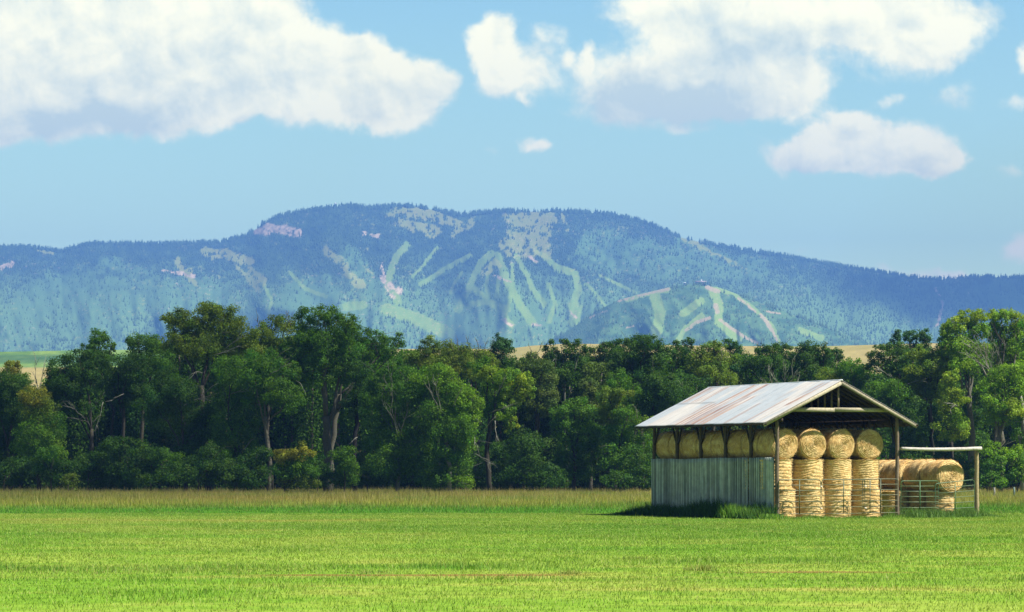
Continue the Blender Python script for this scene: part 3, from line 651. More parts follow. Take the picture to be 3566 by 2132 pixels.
gate(2861.5, 3012, .26, 1.93, -.14, GR, 'green tubular gate in the middle of the shed front', (.5,))
gate(3004, 3127.5, .28, 1.95, -.18, (.06, .075, .04), 'green tubular gate closing the right end of the shed front', (.2, .5), chain=False)
gate(3137, 3268, .20, 1.85, -.13, (.03, .095, .03), 'brighter green tubular gate just right of the shed corner post', (.5,), chain=False)
gate(3257, 3393, .12, 1.72, -.20, (.03, .085, .03), 'green tubular gate tilted up towards the end log post', (.5,), z1r=1.90, z0r=.18, chain=False)

# ---------------------------------------------------------------- hay bales
def straw(V, Nn, T1, n, ln, col):
    """n loose stalks lying on the surface points V with normals Nn along T1"""
    k = rng.integers(0, len(V), n); p, nn, t = V[k], Nn[k], T1[k]
    t = t + rng.normal(0, .45, (n, 3)); t /= np.linalg.norm(t, axis=1)[:, None]
    L_ = ln * rng.uniform(.4, 1.3, n)[:, None]; s = np.cross(t, nn) * .007
    a = p + nn * .004; b = p + t * L_ + nn * rng.uniform(.0, .035, (n, 1))
    return np.stack([a - s, a + s, b], 1).reshape(-1, 3)
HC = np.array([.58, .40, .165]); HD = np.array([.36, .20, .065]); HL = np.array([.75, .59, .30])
def bale_data(kind, seed, R, L):
    nth = 128; th = np.arange(nth) / nth * 2 * np.pi
    if kind == 'lying':            # axis along y, ends with a spiral
        ne = 34; nsd = 30
        rr = np.concatenate([np.linspace(.02, 1, ne), np.ones(nsd), np.linspace(1, .02, ne)])
        yy = np.concatenate([np.full(ne, -L / 2), np.linspace(-L / 2, L / 2, nsd), np.full(ne, L / 2)])
        rnd = np.concatenate([np.zeros(ne), 1 - np.minimum(1, np.minimum(np.linspace(0, 1, nsd), np.linspace(1, 0, nsd)) * 16), np.zeros(ne)])
        RR, TH = np.meshgrid(rr, th, indexing='ij'); YY = yy[:, None] + 0 * TH; end = np.abs(YY) >= L / 2 - 1e-6
        ph = RR * 10 + TH / (2 * np.pi) + .5 * fbm(np.cos(TH) * RR * 3 + 5, np.sin(TH) * RR * 3 + 5, seed, 3)
        sp = np.sin(ph * 2 * np.pi); fine = fbm(TH * 9, RR * 26, seed + 3, 3) - .5
        dom = .07 * (1 - RR ** 2) - .03 * np.exp(-(RR / .12) ** 2)
        YY = YY + np.sign(YY) * np.where(end, dom + .026 * sp + .03 * fine - .05 * sst(RR, .9, 1), 0)
        bul = .022 * np.sin(YY * 9 + 2 * fbm(TH * .7, YY, seed + 1, 3)) + .035 * (fbm(TH * 1.2 + 3, YY * 2.2, seed + 2, 4) - .5) * 2
        rad = R * RR * (1 + np.where(end, 0, bul) ) - .035 * R * rnd[:, None]
        # sagged a little under its own weight
        X = rad * np.cos(TH) * 1.02; Z = rad * np.sin(TH) * .985
        V = np.stack([X, YY, Z], -1)
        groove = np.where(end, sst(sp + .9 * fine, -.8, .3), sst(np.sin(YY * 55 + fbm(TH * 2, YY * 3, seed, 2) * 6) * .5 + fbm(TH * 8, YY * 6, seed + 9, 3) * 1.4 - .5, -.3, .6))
    else:                          # upright: bands of twine press ridges into the side
        ne = 20; nsd = 90
        rr = np.concatenate([np.linspace(.02, 1, ne), np.ones(nsd), np.linspace(1, .02, ne)])
        zz = np.concatenate([np.full(ne, 0.0), np.linspace(0, L, nsd), np.full(ne, L)])
        RR, TH = np.meshgrid(rr, th, indexing='ij'); ZZ = zz[:, None] + 0 * TH; end = (RR < 1) 
        wob = (fbm(np.cos(TH) * 1.5 + 5, ZZ * 1.5 + np.sin(TH) * 1.5, seed, 4) - .5) * .24
        ridge = np.abs(np.sin((ZZ + wob) * np.pi / (.13 + .03 * math.sin(seed)))) ** .6
        blk = fbm(np.cos(TH) * 3 + 9, ZZ * 4 + np.sin(TH) * 3, seed + 4, 4) - .5
        lip = .03 * np.exp(-((L - ZZ) / .05) ** 2) + .012 * np.exp(-(ZZ / .05) ** 2)
        rad = R * RR * (1 + np.where(end, 0, .030 * ridge - .02 + .055 * blk + lip))
        ZZ2 = ZZ + np.where(end & (ZZ > .5), .04 * (fbm(RR * 6 * np.cos(TH) + 7, RR * 6 * np.sin(TH) + 7, seed, 3) - .3), 0) + .03 * blk * (~end)
        V = np.stack([rad * np.cos(TH), rad * np.sin(TH), ZZ2], -1)
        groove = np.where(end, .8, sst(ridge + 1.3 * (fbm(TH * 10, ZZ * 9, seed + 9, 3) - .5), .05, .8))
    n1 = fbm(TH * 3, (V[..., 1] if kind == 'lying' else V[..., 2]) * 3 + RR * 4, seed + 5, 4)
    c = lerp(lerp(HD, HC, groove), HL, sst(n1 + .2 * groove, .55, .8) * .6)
    nr = len(rr); i = np.arange(nr - 1)[:, None] * nth; j = np.arange(nth)[None]; j2 = (j + 1) % nth
    q = np.stack([i + j, i + nth + j, i + nth + j2, i + j2], -1).reshape(-1, 4)
    if kind == 'lying': q = q[:, ::-1]
    P = V.reshape(-1, 3)
    nrm = np.cross(np.roll(V, -1, 1) - np.roll(V, 1, 1), np.gradient(V, axis=0)); nrm /= np.linalg.norm(nrm, axis=-1)[..., None] + 1e-9
    cen = np.array([0, 0, 0 if kind == 'lying' else L / 2]); sg = np.sign(((V - cen) * nrm).sum(-1)); nrm = (nrm * sg[..., None]).reshape(-1, 3)
    tan = np.stack([-np.sin(TH), 0 * TH, np.cos(TH)], -1) if kind == 'lying' else np.stack([-np.sin(TH), np.cos(TH), 0 * TH], -1)
    ns = 5200
    sel = np.repeat(np.arange(len(P)), np.maximum(1, (RR.reshape(-1) * 3).astype(int)))
    SV = straw(P[sel], nrm[sel], tan.reshape(-1, 3)[sel], ns, .15, None)
    sc = np.repeat(lerp(HD * 1.2, HL, rng.random(ns) ** .8), 3, 0)
    n0 = len(P)
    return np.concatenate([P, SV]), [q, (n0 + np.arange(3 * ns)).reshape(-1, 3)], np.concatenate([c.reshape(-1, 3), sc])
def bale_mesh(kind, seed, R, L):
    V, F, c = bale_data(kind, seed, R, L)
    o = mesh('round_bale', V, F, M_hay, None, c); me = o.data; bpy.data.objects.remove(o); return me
LY = [bale_mesh('lying', 200 + 20 * k, .755, 1.44) for k in range(4)]
ST = [bale_mesh('upright', 300 + 20 * k, .775 + .006 * k, 1.45) for k in range(4)]
def place(me, r, s, z, rot, label, group, sc=(1, 1, 1)):
    o = bpy.data.objects.new('round_bale', me); C.objects.link(o); o.location = B(r, s, z)
    o.rotation_euler = rot; o.scale = sc; tag(o, label, 'hay bale', group); return o
colr = [.80, 2.47, 4.16, 5.86]; cname = ['first', 'second', 'third', 'fourth']; NB = 8
G1, G2, G3 = 'upright bales in the shed front', 'bales lying on top inside the shed', 'bales stacked in the open side bay'
for c_ in range(4):
    for lv in (0, 1):
        for row in (0, 1):
            lab = '%s upright bale in the %s column from the left shed post' % ('lower' if lv == 0 else 'upper', cname[c_]) if row == 0 else 'shadowed %s upright bale directly behind the front bales of the %s column' % ('lower' if lv == 0 else 'upper', cname[c_])
            place(ST[(c_ + 2 * lv + row) % 4], colr[c_] + rng.uniform(-.03, .03) + ((.08, .10, -.02, .04)[c_] if lv == 0 else (-.03, -.04, .03, -.05)[c_]) - (.12 if c_ == 0 and lv else 0), 1.22 + row * 1.5, 1.45 * lv, (0, 0, rng.uniform(0, 6)), lab, G1 if row == 0 else 'hidden bales behind the front columns', (1, 1, 1))
for row in range(NB):
    for c_ in range(4):
        ordn = ['front', 'second', 'third', 'fourth', 'fifth', 'sixth', 'seventh', 'rearmost'][row]
        if c_ == 0: lab = ('lying bale, spiral end half behind the left shed post' if row == 0 else 'dim lying bale over the green side boarding, %s from the shed front' % ordn if row < 7 else 'dim lying bale over the green side boarding, last before the back post')
        elif row == 0: lab = 'lying bale with sunlit spiral end on top of the %s column' % cname[c_]
        else: lab = 'dim lying bale deep under the roof, %s behind the %s column' % (ordn + (' bale' if row < 7 else ' bale'), cname[c_])
        place(LY[(c_ * 3 + row) % 4], colr[c_] + rng.uniform(-.04, .04), .55 + .74 + row * 1.475 + rng.uniform(-.03, .03), 2.92 + .745, (0, rng.uniform(0, 6.28), YAW + rng.uniform(-.03, .03)), lab, G2)
LB = bale_mesh('lying', 401, .84, 1.5); UB = bale_mesh('upright', 402, .69, 1.30)
for row in range(5):
    ordn = ['front', 'second', 'third', 'fourth', 'fifth'][row]
    r0 = 10.58 - (.22 if row > 1 else 0) - .05 * row
    place(LB, r0, 1.14 + row * 1.52, 1.27 + .80, (0, .6 + 1.7 * row, YAW + .06 * (-1) ** row), ('shaggy lying bale with loose spiral end behind the tilted gate' if row == 0 else '%s lying bale from the front along the top of the side bay row' % ordn), G3)
    place(UB, r0 - .12, 1.18 + row * 1.52, 0, (0, 0, 1.3 * row), ('sunlit upright bale standing under the shaggy front bale' if row == 0 else 'shaded upright bale under the side bay row, %s from the front' % ordn), G3)
    if row > 0: place(UB, r0 - 1.35, 1.9 + row * 1.5, 0, (0, 0, 1.3 * row + 1), 'shaded upright bale between shed and side bay row, %s from the front' % ['', 'nearest', 'second', 'third', 'farthest'][row], G3)

def leaning_panel():
    e = empty('wire_panel', B(11.35, 1.6, 0), YAW + .3); tag(e, 'thin grey wire panel leaning upright right of the shaggy bale', 'wire panel')
    for k in range(5): m = MB(); m.tube([(k * .11, .0, 0), (k * .11 + .10, .35, 2.15)], .012, 6, (.4, .38, .34)); m.build('bar', M_paint, e)
    for z in (.3, 1.1, 2.1): m = MB(); f = z / 2.15; m.tube([(.1 * f, .35 * f, z), (.44 + .1 * f, .35 * f, z)], .012, 6, (.4, .38, .34)); m.build('crossbar', M_paint, e)
leaning_panel()
for k, (x, y0, y1) in enumerate([(2410, 1182, 1200), (2458, 1181, 1201)]):
    u = x * OV; Y = 222; p = at(u, y1 * OV + 6, Y); p[2] = 0; m = MB(); h = CH + (VH - y0 * OV) / FP * Y
    m.tube([(0, 0, -.2), (.02, 0, h * .5), (0, 0, h)], [.085, .08, .075], 8, (.20, .20, .18) if k == 0 else (.12, .17, .15), .05); o = m.build('fence_post', M_wood, None, True, p)
    tag(o, ['weathered grey fence post in the tall grass right of the log frame', 'greenish fence post in the tall grass at the right edge'][k], 'fence post', 'fence posts along the trees')

# ---------------------------------------------------------------- weeds round the shed
def weeds(name, n, fr, hmax, cols, label, wd=.03, dense=None):
    pts = []
    for _ in range(n): pts.append(fr())
    P = np.array(pts); k = len(P)
    H = rng.uniform(.35, 1.0, k) * P[:, 2] * hmax
    c = lerp(np.array(cols[0]), np.array(cols[1]), rng.random(k)) * rng.uniform(.7, 1.3, k)[:, None]
    X, Y = P[:, 0], P[:, 1]
    o = blades(name, X, Y, H, rng.uniform(.5, 1.3, k) * wd, c, .65); tag(o, label, 'weeds', kind='stuff')
def fr_left():
    s = rng.uniform(-.3, BL + 1.6); t = rng.random() ** 1.2; hh = .35 + 1.1 * vn(np.array([s * .9]), np.array([3.0]), 4)[0] ** 1.5
    if s > BL: hh *= .8
    p = B(-.2 - t * 1.5 - .4 * (s > BL) * rng.random(), s, 0); return (p[0], p[1], hh * (1 - .5 * t))
weeds('weeds', 9000, fr_left, 1.05, ((.025, .075, .01), (.06, .14, .02)), 'dark green weeds along the foot of the shaded side boarding', .05)
def fr_clump():
    t = rng.random(); s = .15 + 3.1 * t + rng.normal(0, .25); p = B(-.45 - .75 * t + rng.normal(0, .22), s - 1.0, 0)
    return (p[0] - .25 * t, p[1] - .3, .45 + .75 * sst(t, .25, .9))
weeds('weeds', 3600, fr_clump, .72, ((.07, .19, .02), (.20, .33, .05)), 'tall light green weed clump at the front corner of the side boarding', .055)
def fr_bay():
    r = rng.uniform(7.1, 12.9); s = rng.normal(-.2, .38) if rng.random() < .6 else rng.uniform(-.2, 1.6)
    hh = .25 + .85 * vn(np.array([r * 1.3]), np.array([7.0]), 9)[0]; p = B(r, s, 0); return (p[0], p[1], hh * (.6 if r > 12 else 1))
weeds('weeds', 7500, fr_bay, .60, ((.05, .14, .02), (.15, .24, .06)), 'green weeds growing through the gates of the side bay')
def fr_front():
    r = rng.uniform(.1, 7.2); p = B(r, rng.normal(-.5, .3), 0); return (p[0], p[1], .3 + .6 * vn(np.array([r * 1.2]), np.array([1.0]), 19)[0])
weeds('weeds', 2600, fr_front, .34, ((.07, .18, .02), (.18, .27, .04)), 'low grass tufts under the gates before the hay')

def fr_tuft():
    k = rng.integers(0, len(TUF)); x, y, sp, h = TUF[k]; Y = CH * FP / (y * OV - VH); X = (x * OV - U0) / FP * Y
    return (X + rng.normal(0, sp), Y + rng.normal(0, sp * 1.2), h * rng.uniform(.6, 1.1))
TUF = [(140, 1290, .5, .8), (175, 1291, .5, .8), (1690, 1383, .18, .9), (1712, 1384, .12, 1.0), (60, 1385, .9, .7), (200, 1388, .8, .7), (330, 1387, .8, .6), (470, 1384, .7, .7), (640, 1385, .8, .6), (900, 1390, .3, .6), (1385, 1392, .15, .7), (2180, 1310, .3, .4), (1540, 1355, .25, .5), (2360, 1370, .4, .5), (1010, 1300, .4, .4), (700, 1255, .8, .5), (520, 1253, .8, .5)]
weeds('weeds', 3400, fr_tuft, .24, ((.14, .24, .04), (.32, .32, .09)), 'scattered rough tufts of taller grass across the mown field', .02)
# ---------------------------------------------------------------- trees
TINT = dict(dark=(.040, .098, .008), mid=(.068, .160, .009), bright=(.125, .245, .012), olive=(.112, .175, .013), yellow=(.20, .21, .015), grey=(.078, .128, .022), blue=(.034, .096, .018), lit=(.185, .275, .02))  # lit and bright put sunlight into the leaf colour, dark puts shade
def W(x, y, Y): return at(x * OV, y * OV, Y)
def tree(name, label, Y, base, lobes, tint='mid', tr=.22, fork=None, bark=(.06, .05, .038), size=.19, dens=1.0, cat='tree', dead=(), group=None, showtrunk=True, depth=.9):
    """base: picture column of the foot; lobes: (x, y, rx, ry) of the leaf masses in picture units at distance Y"""
    pxm = Y * OV / FP
    foot = W(base, 0, Y); foot[2] = 0
    e = empty(name, foot, 0); tag(e, label, cat, group)
    L = []
    for lb in lobes:
        x, y, rx, ry = lb[:4]; p = W(x, y, Y); p[1] += rng.uniform(-1, 1) * min(rx * pxm * .8, 2.2); L.append((p, rx * pxm * 1.24, ry * pxm * 1.16, lb[4] if len(lb) > 4 else tint))
    P_, C_, Nn = [], [], []
    for p, rx, ry, tn in L:
        base_c = np.array(TINT[tn]); ns = max(7, int(10 * (rx * ry) ** .5)); 
        d = rng.normal(size=(ns, 3)); d /= np.linalg.norm(d, axis=1)[:, None]; rad = rng.uniform(.45, .92, ns)
        sc = p + d * rad[:, None] * np.array([rx, rx * depth, ry]); sr = rng.uniform(.26, .46, ns) * (rx * ry) ** .5
        N_ = int(dens * 700 * rx * ry * (.24 / size) ** 2); k = rng.choice(ns, N_, p=sr ** 2 / (sr ** 2).sum())
        dd = rng.normal(size=(N_, 3)); dd /= np.linalg.norm(dd, axis=1)[:, None]; rr = rng.random(N_) ** .45
        q = sc[k] + dd * (rr * sr[k])[:, None] * np.array([1, 1, .8])
        fill = rng.random(N_) < .22; u_ = rng.normal(size=(N_, 3)); u_ /= np.linalg.norm(u_, axis=1)[:, None]
        q[fill] = p + (u_ * (rng.random(N_) ** .4)[:, None] * np.array([rx, rx * depth, ry]) * .8)[fill]
        cl = rng.uniform(.78, 1.28, ns)[k]; hue = rng.normal(0, 1, ns)[k]
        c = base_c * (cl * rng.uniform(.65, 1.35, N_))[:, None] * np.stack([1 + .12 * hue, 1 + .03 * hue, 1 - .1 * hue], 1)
        P_.append(q); C_.append(c); Nn.append(d[k] * .5 + dd * .7)
    q = np.concatenate(P_) - foot; c = np.concatenate(C_); nn = np.concatenate(Nn) + rng.normal(0, .55, q.shape) + np.array([0, 0, .25]); n = len(q)
    ok = q[:, 2] > .1; q, c, nn = q[ok], c[ok], nn[ok]; n = len(q)
    nn /= np.linalg.norm(nn, axis=1)[:, None]; a = np.cross(nn, rng.normal(size=(n, 3))); a /= np.linalg.norm(a, axis=1)[:, None]; b = np.cross(nn, a)
    sz = (size * rng.uniform(.5, 1.25, n))[:, None]
    V = np.stack([q - a * sz * .5, q + b * sz * .32, q + a * sz * .5, q - b * sz * .32], 1).reshape(-1, 3)
    mesh('crown', V, np.arange(4 * n).reshape(-1, 4), M_leaf, e, np.repeat(c, 4, 0))
    # trunk, limbs to each leaf mass, twigs inside
    m = MB(); bc = np.array(bark)
    top = max(L, key=lambda l: l[0][2]); cen = sum(l[0] for l in L) / len(L)
    fk = W(*fork, Y) - foot if fork else (cen - foot) * np.array([.6, .4, .62])
    def limb(a, b, r0, r1, bend=.12, n_=7):
        a, b = np.asarray(a, float), np.asarray(b, float); ln = np.linalg.norm(b - a); mid = rng.normal(0, bend * ln * .5, 3); mid[2] += .10 * ln
        t = np.linspace(0, 1, n_)[:, None]; p = a + (b - a) * t + mid * np.sin(t * np.pi) * .6 + rng.normal(0, .02 * ln, (n_, 3)) * np.sin(t * np.pi)
        m.tube(p, r0 + (r1 - r0) * t[:, 0], 6, bc * np.array([.9, 1.0, 1.0]) * rng.uniform(.6, 1.1)); return p
    limb((0, 0, -.1), fk, tr, tr * .75, .06)
    order = sorted(range(len(L)), key=lambda i: -np.linalg.norm((L[i][0] - foot - fk)[[0, 2]])); mains = []
    for oi, i in enumerate(order):
        p, rx, ry, tn = L[i]
        if oi < 4 or not mains:
            t_ = rng.uniform(.82, 1.0); st = fk * t_ if (p[2] - foot[2]) > fk[2] else fk * min(.9, max(.2, (p[2] - foot[2]) / fk[2] * .7))
            ps = limb(st, p - foot, tr * (.5 if oi < 2 else .38), .04, .16); mains.append(ps)
        else:
            cand = np.concatenate([m_[1:5] for m_ in mains]); d_ = np.linalg.norm(cand - (p - foot), axis=1); ps = limb(cand[d_.argmin()], p - foot, min(.07, tr * .25), .02, .2)
        for _ in range(4):
            e_ = p - foot + rng.normal(0, .6, 3) * np.array([rx, rx, ry]); limb(ps[rng.integers(3, 7)], e_, .03, .01, .2, 4)
    m.build('trunk', M_bark, e, True)
    for dl in dead:
        m = MB(); (x0, y0), (x1, y1) = dl[0], dl[1]; a = W(x0, y0, Y - 1.8) - foot; b = W(x1, y1, Y - 2.6) - foot; bc = np.array([.24, .22, .18])
        ps = limb(a, b, .042, .010, .22)
        for _ in range(dl[2] if len(dl) > 2 else 4):
            k = rng.integers(2, 6); d_ = (b - a) * rng.uniform(.25, .5); d_ = d_ + rng.normal(0, .3 * np.linalg.norm(d_), 3); limb(ps[k], ps[k] + d_, .025, .008, .25, 5)
        m.build('dead_branch', M_bark, e, True)
    return e
TG = 'cottonwoods and willows along the far edge of the meadow'
TREES = [
 # name, label, Y, base x, lobes, tint, kwargs
 ('cottonwood_tree','dark leafy tree cut by the left edge of the photo',272,25,[(-15,960,45,50),(20,935,45,38),(-5,1030,50,60),(45,990,40,45),(40,1060,38,50),(0,1110,55,60)],'dark',dict(tr=.2)),
 ('cottonwood_tree','rusty tipped small tree peeking above the left edge tree',290,32,[(30,893,26,20,'yellow'),(15,915,30,25,'olive'),(50,925,28,25)],'mid',{}),
 ('willow_tree','yellow topped willow just right of the left edge tree',268,95,[(85,960,38,26,'yellow'),(95,1000,42,36,'olive'),(120,1045,38,45),(80,1060,40,45),(110,1110,45,50)],'mid',{}),
 ('bare_tree','small leafless grey tree before the tan hill strip at left',300,96,[(95,945,22,16)],'grey',dict(dens=.25,dead=[((95,950),(88,868),6),((96,948),(106,878),6),((94,950),(76,900),5)])),
 ('cottonwood_tree','leaning dark tree with pale drooping dead limbs at left',275,216,[(150,895,34,36),(185,868,34,24),(210,905,40,32),(170,935,50,30),(135,925,24,28),(235,880,30,34),(125,965,28,24),(190,985,34,26)],'dark',dict(tr=.26,fork=(222,1040),dead=[((205,1015),(158,985),6),((215,1010),(250,965),4),((250,975),(232,1045),5),((150,1010),(215,1022),4)])),
 ('cottonwood_tree','slim top poplar rising alone with a small side tuft at left',284,262,[(240,815,20,20),(243,840,26,26),(268,838,11,16),(215,850,18,18),(245,872,30,24),(225,885,24,18)],'mid',dict(tr=.16,fork=(262,930))),
 ('cottonwood_tree','round dark tree filling the dip right of the slim poplar',278,300,[(285,880,42,28),(320,895,36,36),(270,925,38,30),(330,940,36,34),(295,965,30,22)],'dark',dict(tr=.22,fork=(292,960),dead=[((300,955),(268,975),3)])),
 ('cottonwood_tree','dark tree with double rounded top left of the tallest cottonwood',282,350,[(328,822,24,20),(345,845,36,30),(372,836,22,24),(392,870,40,34),(355,885,36,26),(330,905,22,20)],'mid',dict(tr=.24,fork=(345,960))),
 ('cottonwood_tree','tallest broad cottonwood with olive domes at left of the tree line',270,505,[(432,778,34,26),(410,770,22,16),(458,800,40,30),(505,748,34,22),(535,765,34,28),(480,775,40,30),(568,790,38,32),(520,805,50,34),(600,815,30,28),(470,840,44,26),(560,840,46,28),(420,825,28,24),(610,850,28,26),(500,855,60,22)],'olive',dict(tr=.36,fork=(488,935),dead=[((490,905),(458,912),4),((540,850),(595,815),5),((520,860),(580,838),5),((430,990),(545,950),4)])),
 ('cottonwood_tree','dense dark tree mass below the tallest cottonwood',266,450,[(400,930,40,40),(440,960,52,45),(380,985,44,44),(430,1030,60,44),(500,1030,44,50),(470,1095,56,46)],'dark',dict(tr=.22,dead=[((350,1128),(460,1140),4)])),
 ('cottonwood_tree','mid green tree right of the tallest cottonwood trunk',264,570,[(560,900,44,36),(590,940,40,36),(545,960,40,40),(600,1000,46,46),(560,1050,50,46),(530,1110,52,40),(590,1110,48,48)],'mid',dict(tr=.2,dead=[((560,955),(610,948),3),((590,1090),(620,1060),2)])),
 ('cottonwood_tree','feathery tree with yellowed leaves and bare twigs on top',280,660,[(655,788,26,22,'olive'),(690,782,30,22),(640,818,34,28),(680,830,44,34),(625,850,30,26)],'olive',dict(tr=.2,fork=(650,930),dead=[((632,800),(625,760),5),((705,790),(700,756),6),((690,800),(716,762),5)])),
 ('cottonwood_tree','tree with a tall pale straight trunk bare down to the grass',262,652,[(640,880,46,34),(690,900,40,34),(620,920,44,38),(670,950,46,34),(700,965,34,30),(610,975,30,28)],'mid',dict(tr=.24,fork=(643,1010),bark=(0.115, 0.097, 0.073),dead=[((650,910),(690,880),4)])),
 ('cottonwood_tree','large cottonwood forked in two thick grey limbs left of centre',265,795,[(748,772,30,24),(782,762,30,20),(815,778,34,26),(840,800,30,28),(742,815,38,34),(790,815,50,34),(735,860,44,34),(795,865,56,38),(850,850,36,30),(700,840,26,24),(720,905,36,28),(840,900,40,30),(700,870,30,26),(770,915,36,24)],'mid',dict(tr=.50,fork=(790,1010),bark=(0.115, 0.100, 0.077),dead=[((742,960),(690,905),5),((730,915),(668,930),4)])),
 ('cottonwood_tree','tree with airy dark tufts against the blue mountain right of the forked cottonwood',268,800,[(860,782,18,22),(868,815,30,24),(905,820,26,20),(932,832,34,22),(968,830,18,20),(890,850,40,26),(950,860,34,20)],'mid',dict(tr=.34,fork=(822,955),bark=(0.115, 0.100, 0.077),dens=.85)),
 ('dead_tree','thin black broken trunk between the forked cottonwood and the bright bushy trees',263,862,[(868,900,34,30),(880,945,30,30),(860,985,26,28)],'dark',dict(tr=.26,fork=(864,960),bark=(0.027, 0.023, 0.020),dead=[((866,1060),(850,1075),4)])),
 ('willow_tree','bright green multi stemmed tree at centre, left one of a pair',258,965,[(922,925,32,28),(950,905,34,24),(990,912,36,26),(905,960,28,34),(940,960,44,38),(985,955,40,40),(920,1005,36,34),(970,1010,46,38),(940,1060,48,40),(985,1075,40,44),(930,1120,44,44),(985,1140,44,40)],'mid',dict(tr=.24,fork=(965,1070),bark=(0.162, 0.154, 0.131),dead=[((965,1060),(925,970),4),((968,1050),(950,930),4),((970,1055),(995,960),5)])),
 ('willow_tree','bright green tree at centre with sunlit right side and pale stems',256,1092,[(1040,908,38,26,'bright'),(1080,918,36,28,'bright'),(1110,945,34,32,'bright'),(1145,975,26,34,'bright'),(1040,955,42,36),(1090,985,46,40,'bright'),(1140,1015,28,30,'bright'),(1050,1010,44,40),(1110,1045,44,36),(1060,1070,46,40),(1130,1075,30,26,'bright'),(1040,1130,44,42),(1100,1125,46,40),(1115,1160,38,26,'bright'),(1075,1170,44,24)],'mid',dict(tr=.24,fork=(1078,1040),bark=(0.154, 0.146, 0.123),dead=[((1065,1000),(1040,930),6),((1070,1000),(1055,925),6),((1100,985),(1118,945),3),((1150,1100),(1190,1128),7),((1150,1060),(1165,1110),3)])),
 ('cottonwood_tree','rounded olive green tree behind the bright pair at centre',285,1060,[(1045,838,24,22),(1078,848,38,24),(1110,862,38,28),(1030,862,34,26),(1070,885,50,28),(1000,868,30,20),(1130,895,34,26)],'olive',dict(dead=[((1112,850),(1108,822),4),((1098,850),(1090,828),4)])),
 ('cottonwood_tree','brownish twiggy tree with bare tops right of the olive tree',288,1155,[(1150,855,30,22,'olive'),(1168,875,30,26),(1140,890,30,26),(1185,885,26,24)],'olive',dict(dens=.7,dead=[((1140,850),(1132,820),5),((1160,848),(1152,818),5),((1172,860),(1182,828),4)])),
 ('poplar_tree','solitary blue green round topped tree above centre against the mountain',295,1215,[(1205,830,20,18),(1225,838,22,20),(1215,852,30,24),(1212,880,32,26)],'blue',{}),
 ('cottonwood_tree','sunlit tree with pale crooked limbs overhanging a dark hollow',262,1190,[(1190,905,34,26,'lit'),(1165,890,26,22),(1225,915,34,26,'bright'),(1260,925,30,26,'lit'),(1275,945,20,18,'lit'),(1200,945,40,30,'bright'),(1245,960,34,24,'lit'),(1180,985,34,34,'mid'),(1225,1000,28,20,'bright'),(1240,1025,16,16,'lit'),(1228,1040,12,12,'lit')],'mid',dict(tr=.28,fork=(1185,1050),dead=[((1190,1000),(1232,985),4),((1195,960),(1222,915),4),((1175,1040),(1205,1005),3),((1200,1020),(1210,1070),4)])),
 ('willow_tree','grey olive willow with feathery arching top behind the dark hollow',285,1300,[(1285,872,24,18),(1310,888,34,24),(1275,895,28,24),(1325,925,30,34),(1290,930,36,30),(1330,965,26,34),(1300,985,36,30)],'grey',dict(dead=[((1285,865),(1278,835),5),((1300,862),(1312,833),5)])),
 ('cottonwood_tree','dark aspen clump with pale thin stems and square top',290,1375,[(1335,845,17,20),(1372,838,14,22),(1395,845,24,20),(1345,868,24,24),(1385,875,38,28),(1360,905,40,28)],'dark',dict(bark=(0.174, 0.166, 0.146),dead=[((1392,900),(1405,850),5),((1345,900),(1350,860),2)])),
 ('cottonwood_tree','short ragged tree with sandy hill showing over its top',294,1460,[(1440,850,26,14),(1470,845,26,12),(1430,875,36,26),(1475,875,36,26),(1450,905,40,26)],'dark',dict(dead=[((1455,850),(1458,833),3)])),
 ('poplar_tree','dense dark dome shaped tree, the highest in the middle stretch',282,1555,[(1510,838,28,20),(1540,828,30,20),(1575,832,32,22),(1600,852,24,26),(1500,862,30,24),(1540,865,44,34),(1585,880,38,32),(1515,895,40,30),(1560,915,46,34)],'dark',dict(tr=.3)),
 ('willow_tree','grey green cone shaped willow left of the dark dome tree',276,1430,[(1425,935,24,26),(1430,965,32,32),(1410,1000,34,32),(1445,1005,34,34)],'grey',{}),
 ('cottonwood_tree','rounded green tree in front of the dark dome tree',272,1510,[(1500,925,32,26),(1515,955,40,30),(1480,965,30,28),(1545,975,34,30),(1520,1000,44,30)],'mid',{}),
 ('willow_tree','pale green round shrub willow left of the shed at mid height',266,1390,[(1360,1005,30,26,'mid'),(1390,985,32,24,'mid'),(1415,1010,32,28),(1375,1045,44,32),(1425,1055,44,34),(1380,1095,50,34),(1440,1105,44,36),(1390,1145,54,34)],'mid',{}),
 ('willow_tree','yellowish rough willow immediately left of the shed eaves',264,1490,[(1475,965,26,28,'olive'),(1500,960,26,20,'olive'),(1485,1000,34,30,'olive'),(1520,1010,34,30),(1555,1030,32,20,'olive'),(1500,1050,44,34),(1545,1075,44,34),(1480,1100,44,36),(1530,1130,46,40)],'mid',dict(dead=[((1545,1015),(1540,985),5)])),
 ('cottonwood_tree','dark tree standing behind the left end of the shed roof',270,1600,[(1590,925,36,30),(1620,950,38,30),(1575,965,36,30),(1610,985,44,30),(1585,1020,40,30)],'dark',{}),
 ('poplar_tree','twin tipped small poplar against the sandy hill behind the shed',286,1652,[(1640,840,14,16),(1667,836,14,20),(1650,862,26,22),(1675,872,24,24),(1655,895,30,24)],'dark',{}),
 ('cottonwood_tree','broad dark tree low behind the rusty part of the shed roof',274,1680,[(1650,925,36,26),(1690,935,38,28),(1660,965,44,28),(1710,975,40,30)],'dark',dict(dead=[((1660,960),(1650,930),4)])),
 ('willow_tree','brownish green brushy tree with a pointed tip behind the shed ridge left half',284,1730,[(1715,850,30,20),(1738,838,18,16),(1700,875,34,26),(1745,872,36,26),(1720,905,44,28),(1760,920,36,28),(1735,945,44,24)],'olive',dict(dead=[((1745,900),(1752,860),5)])),
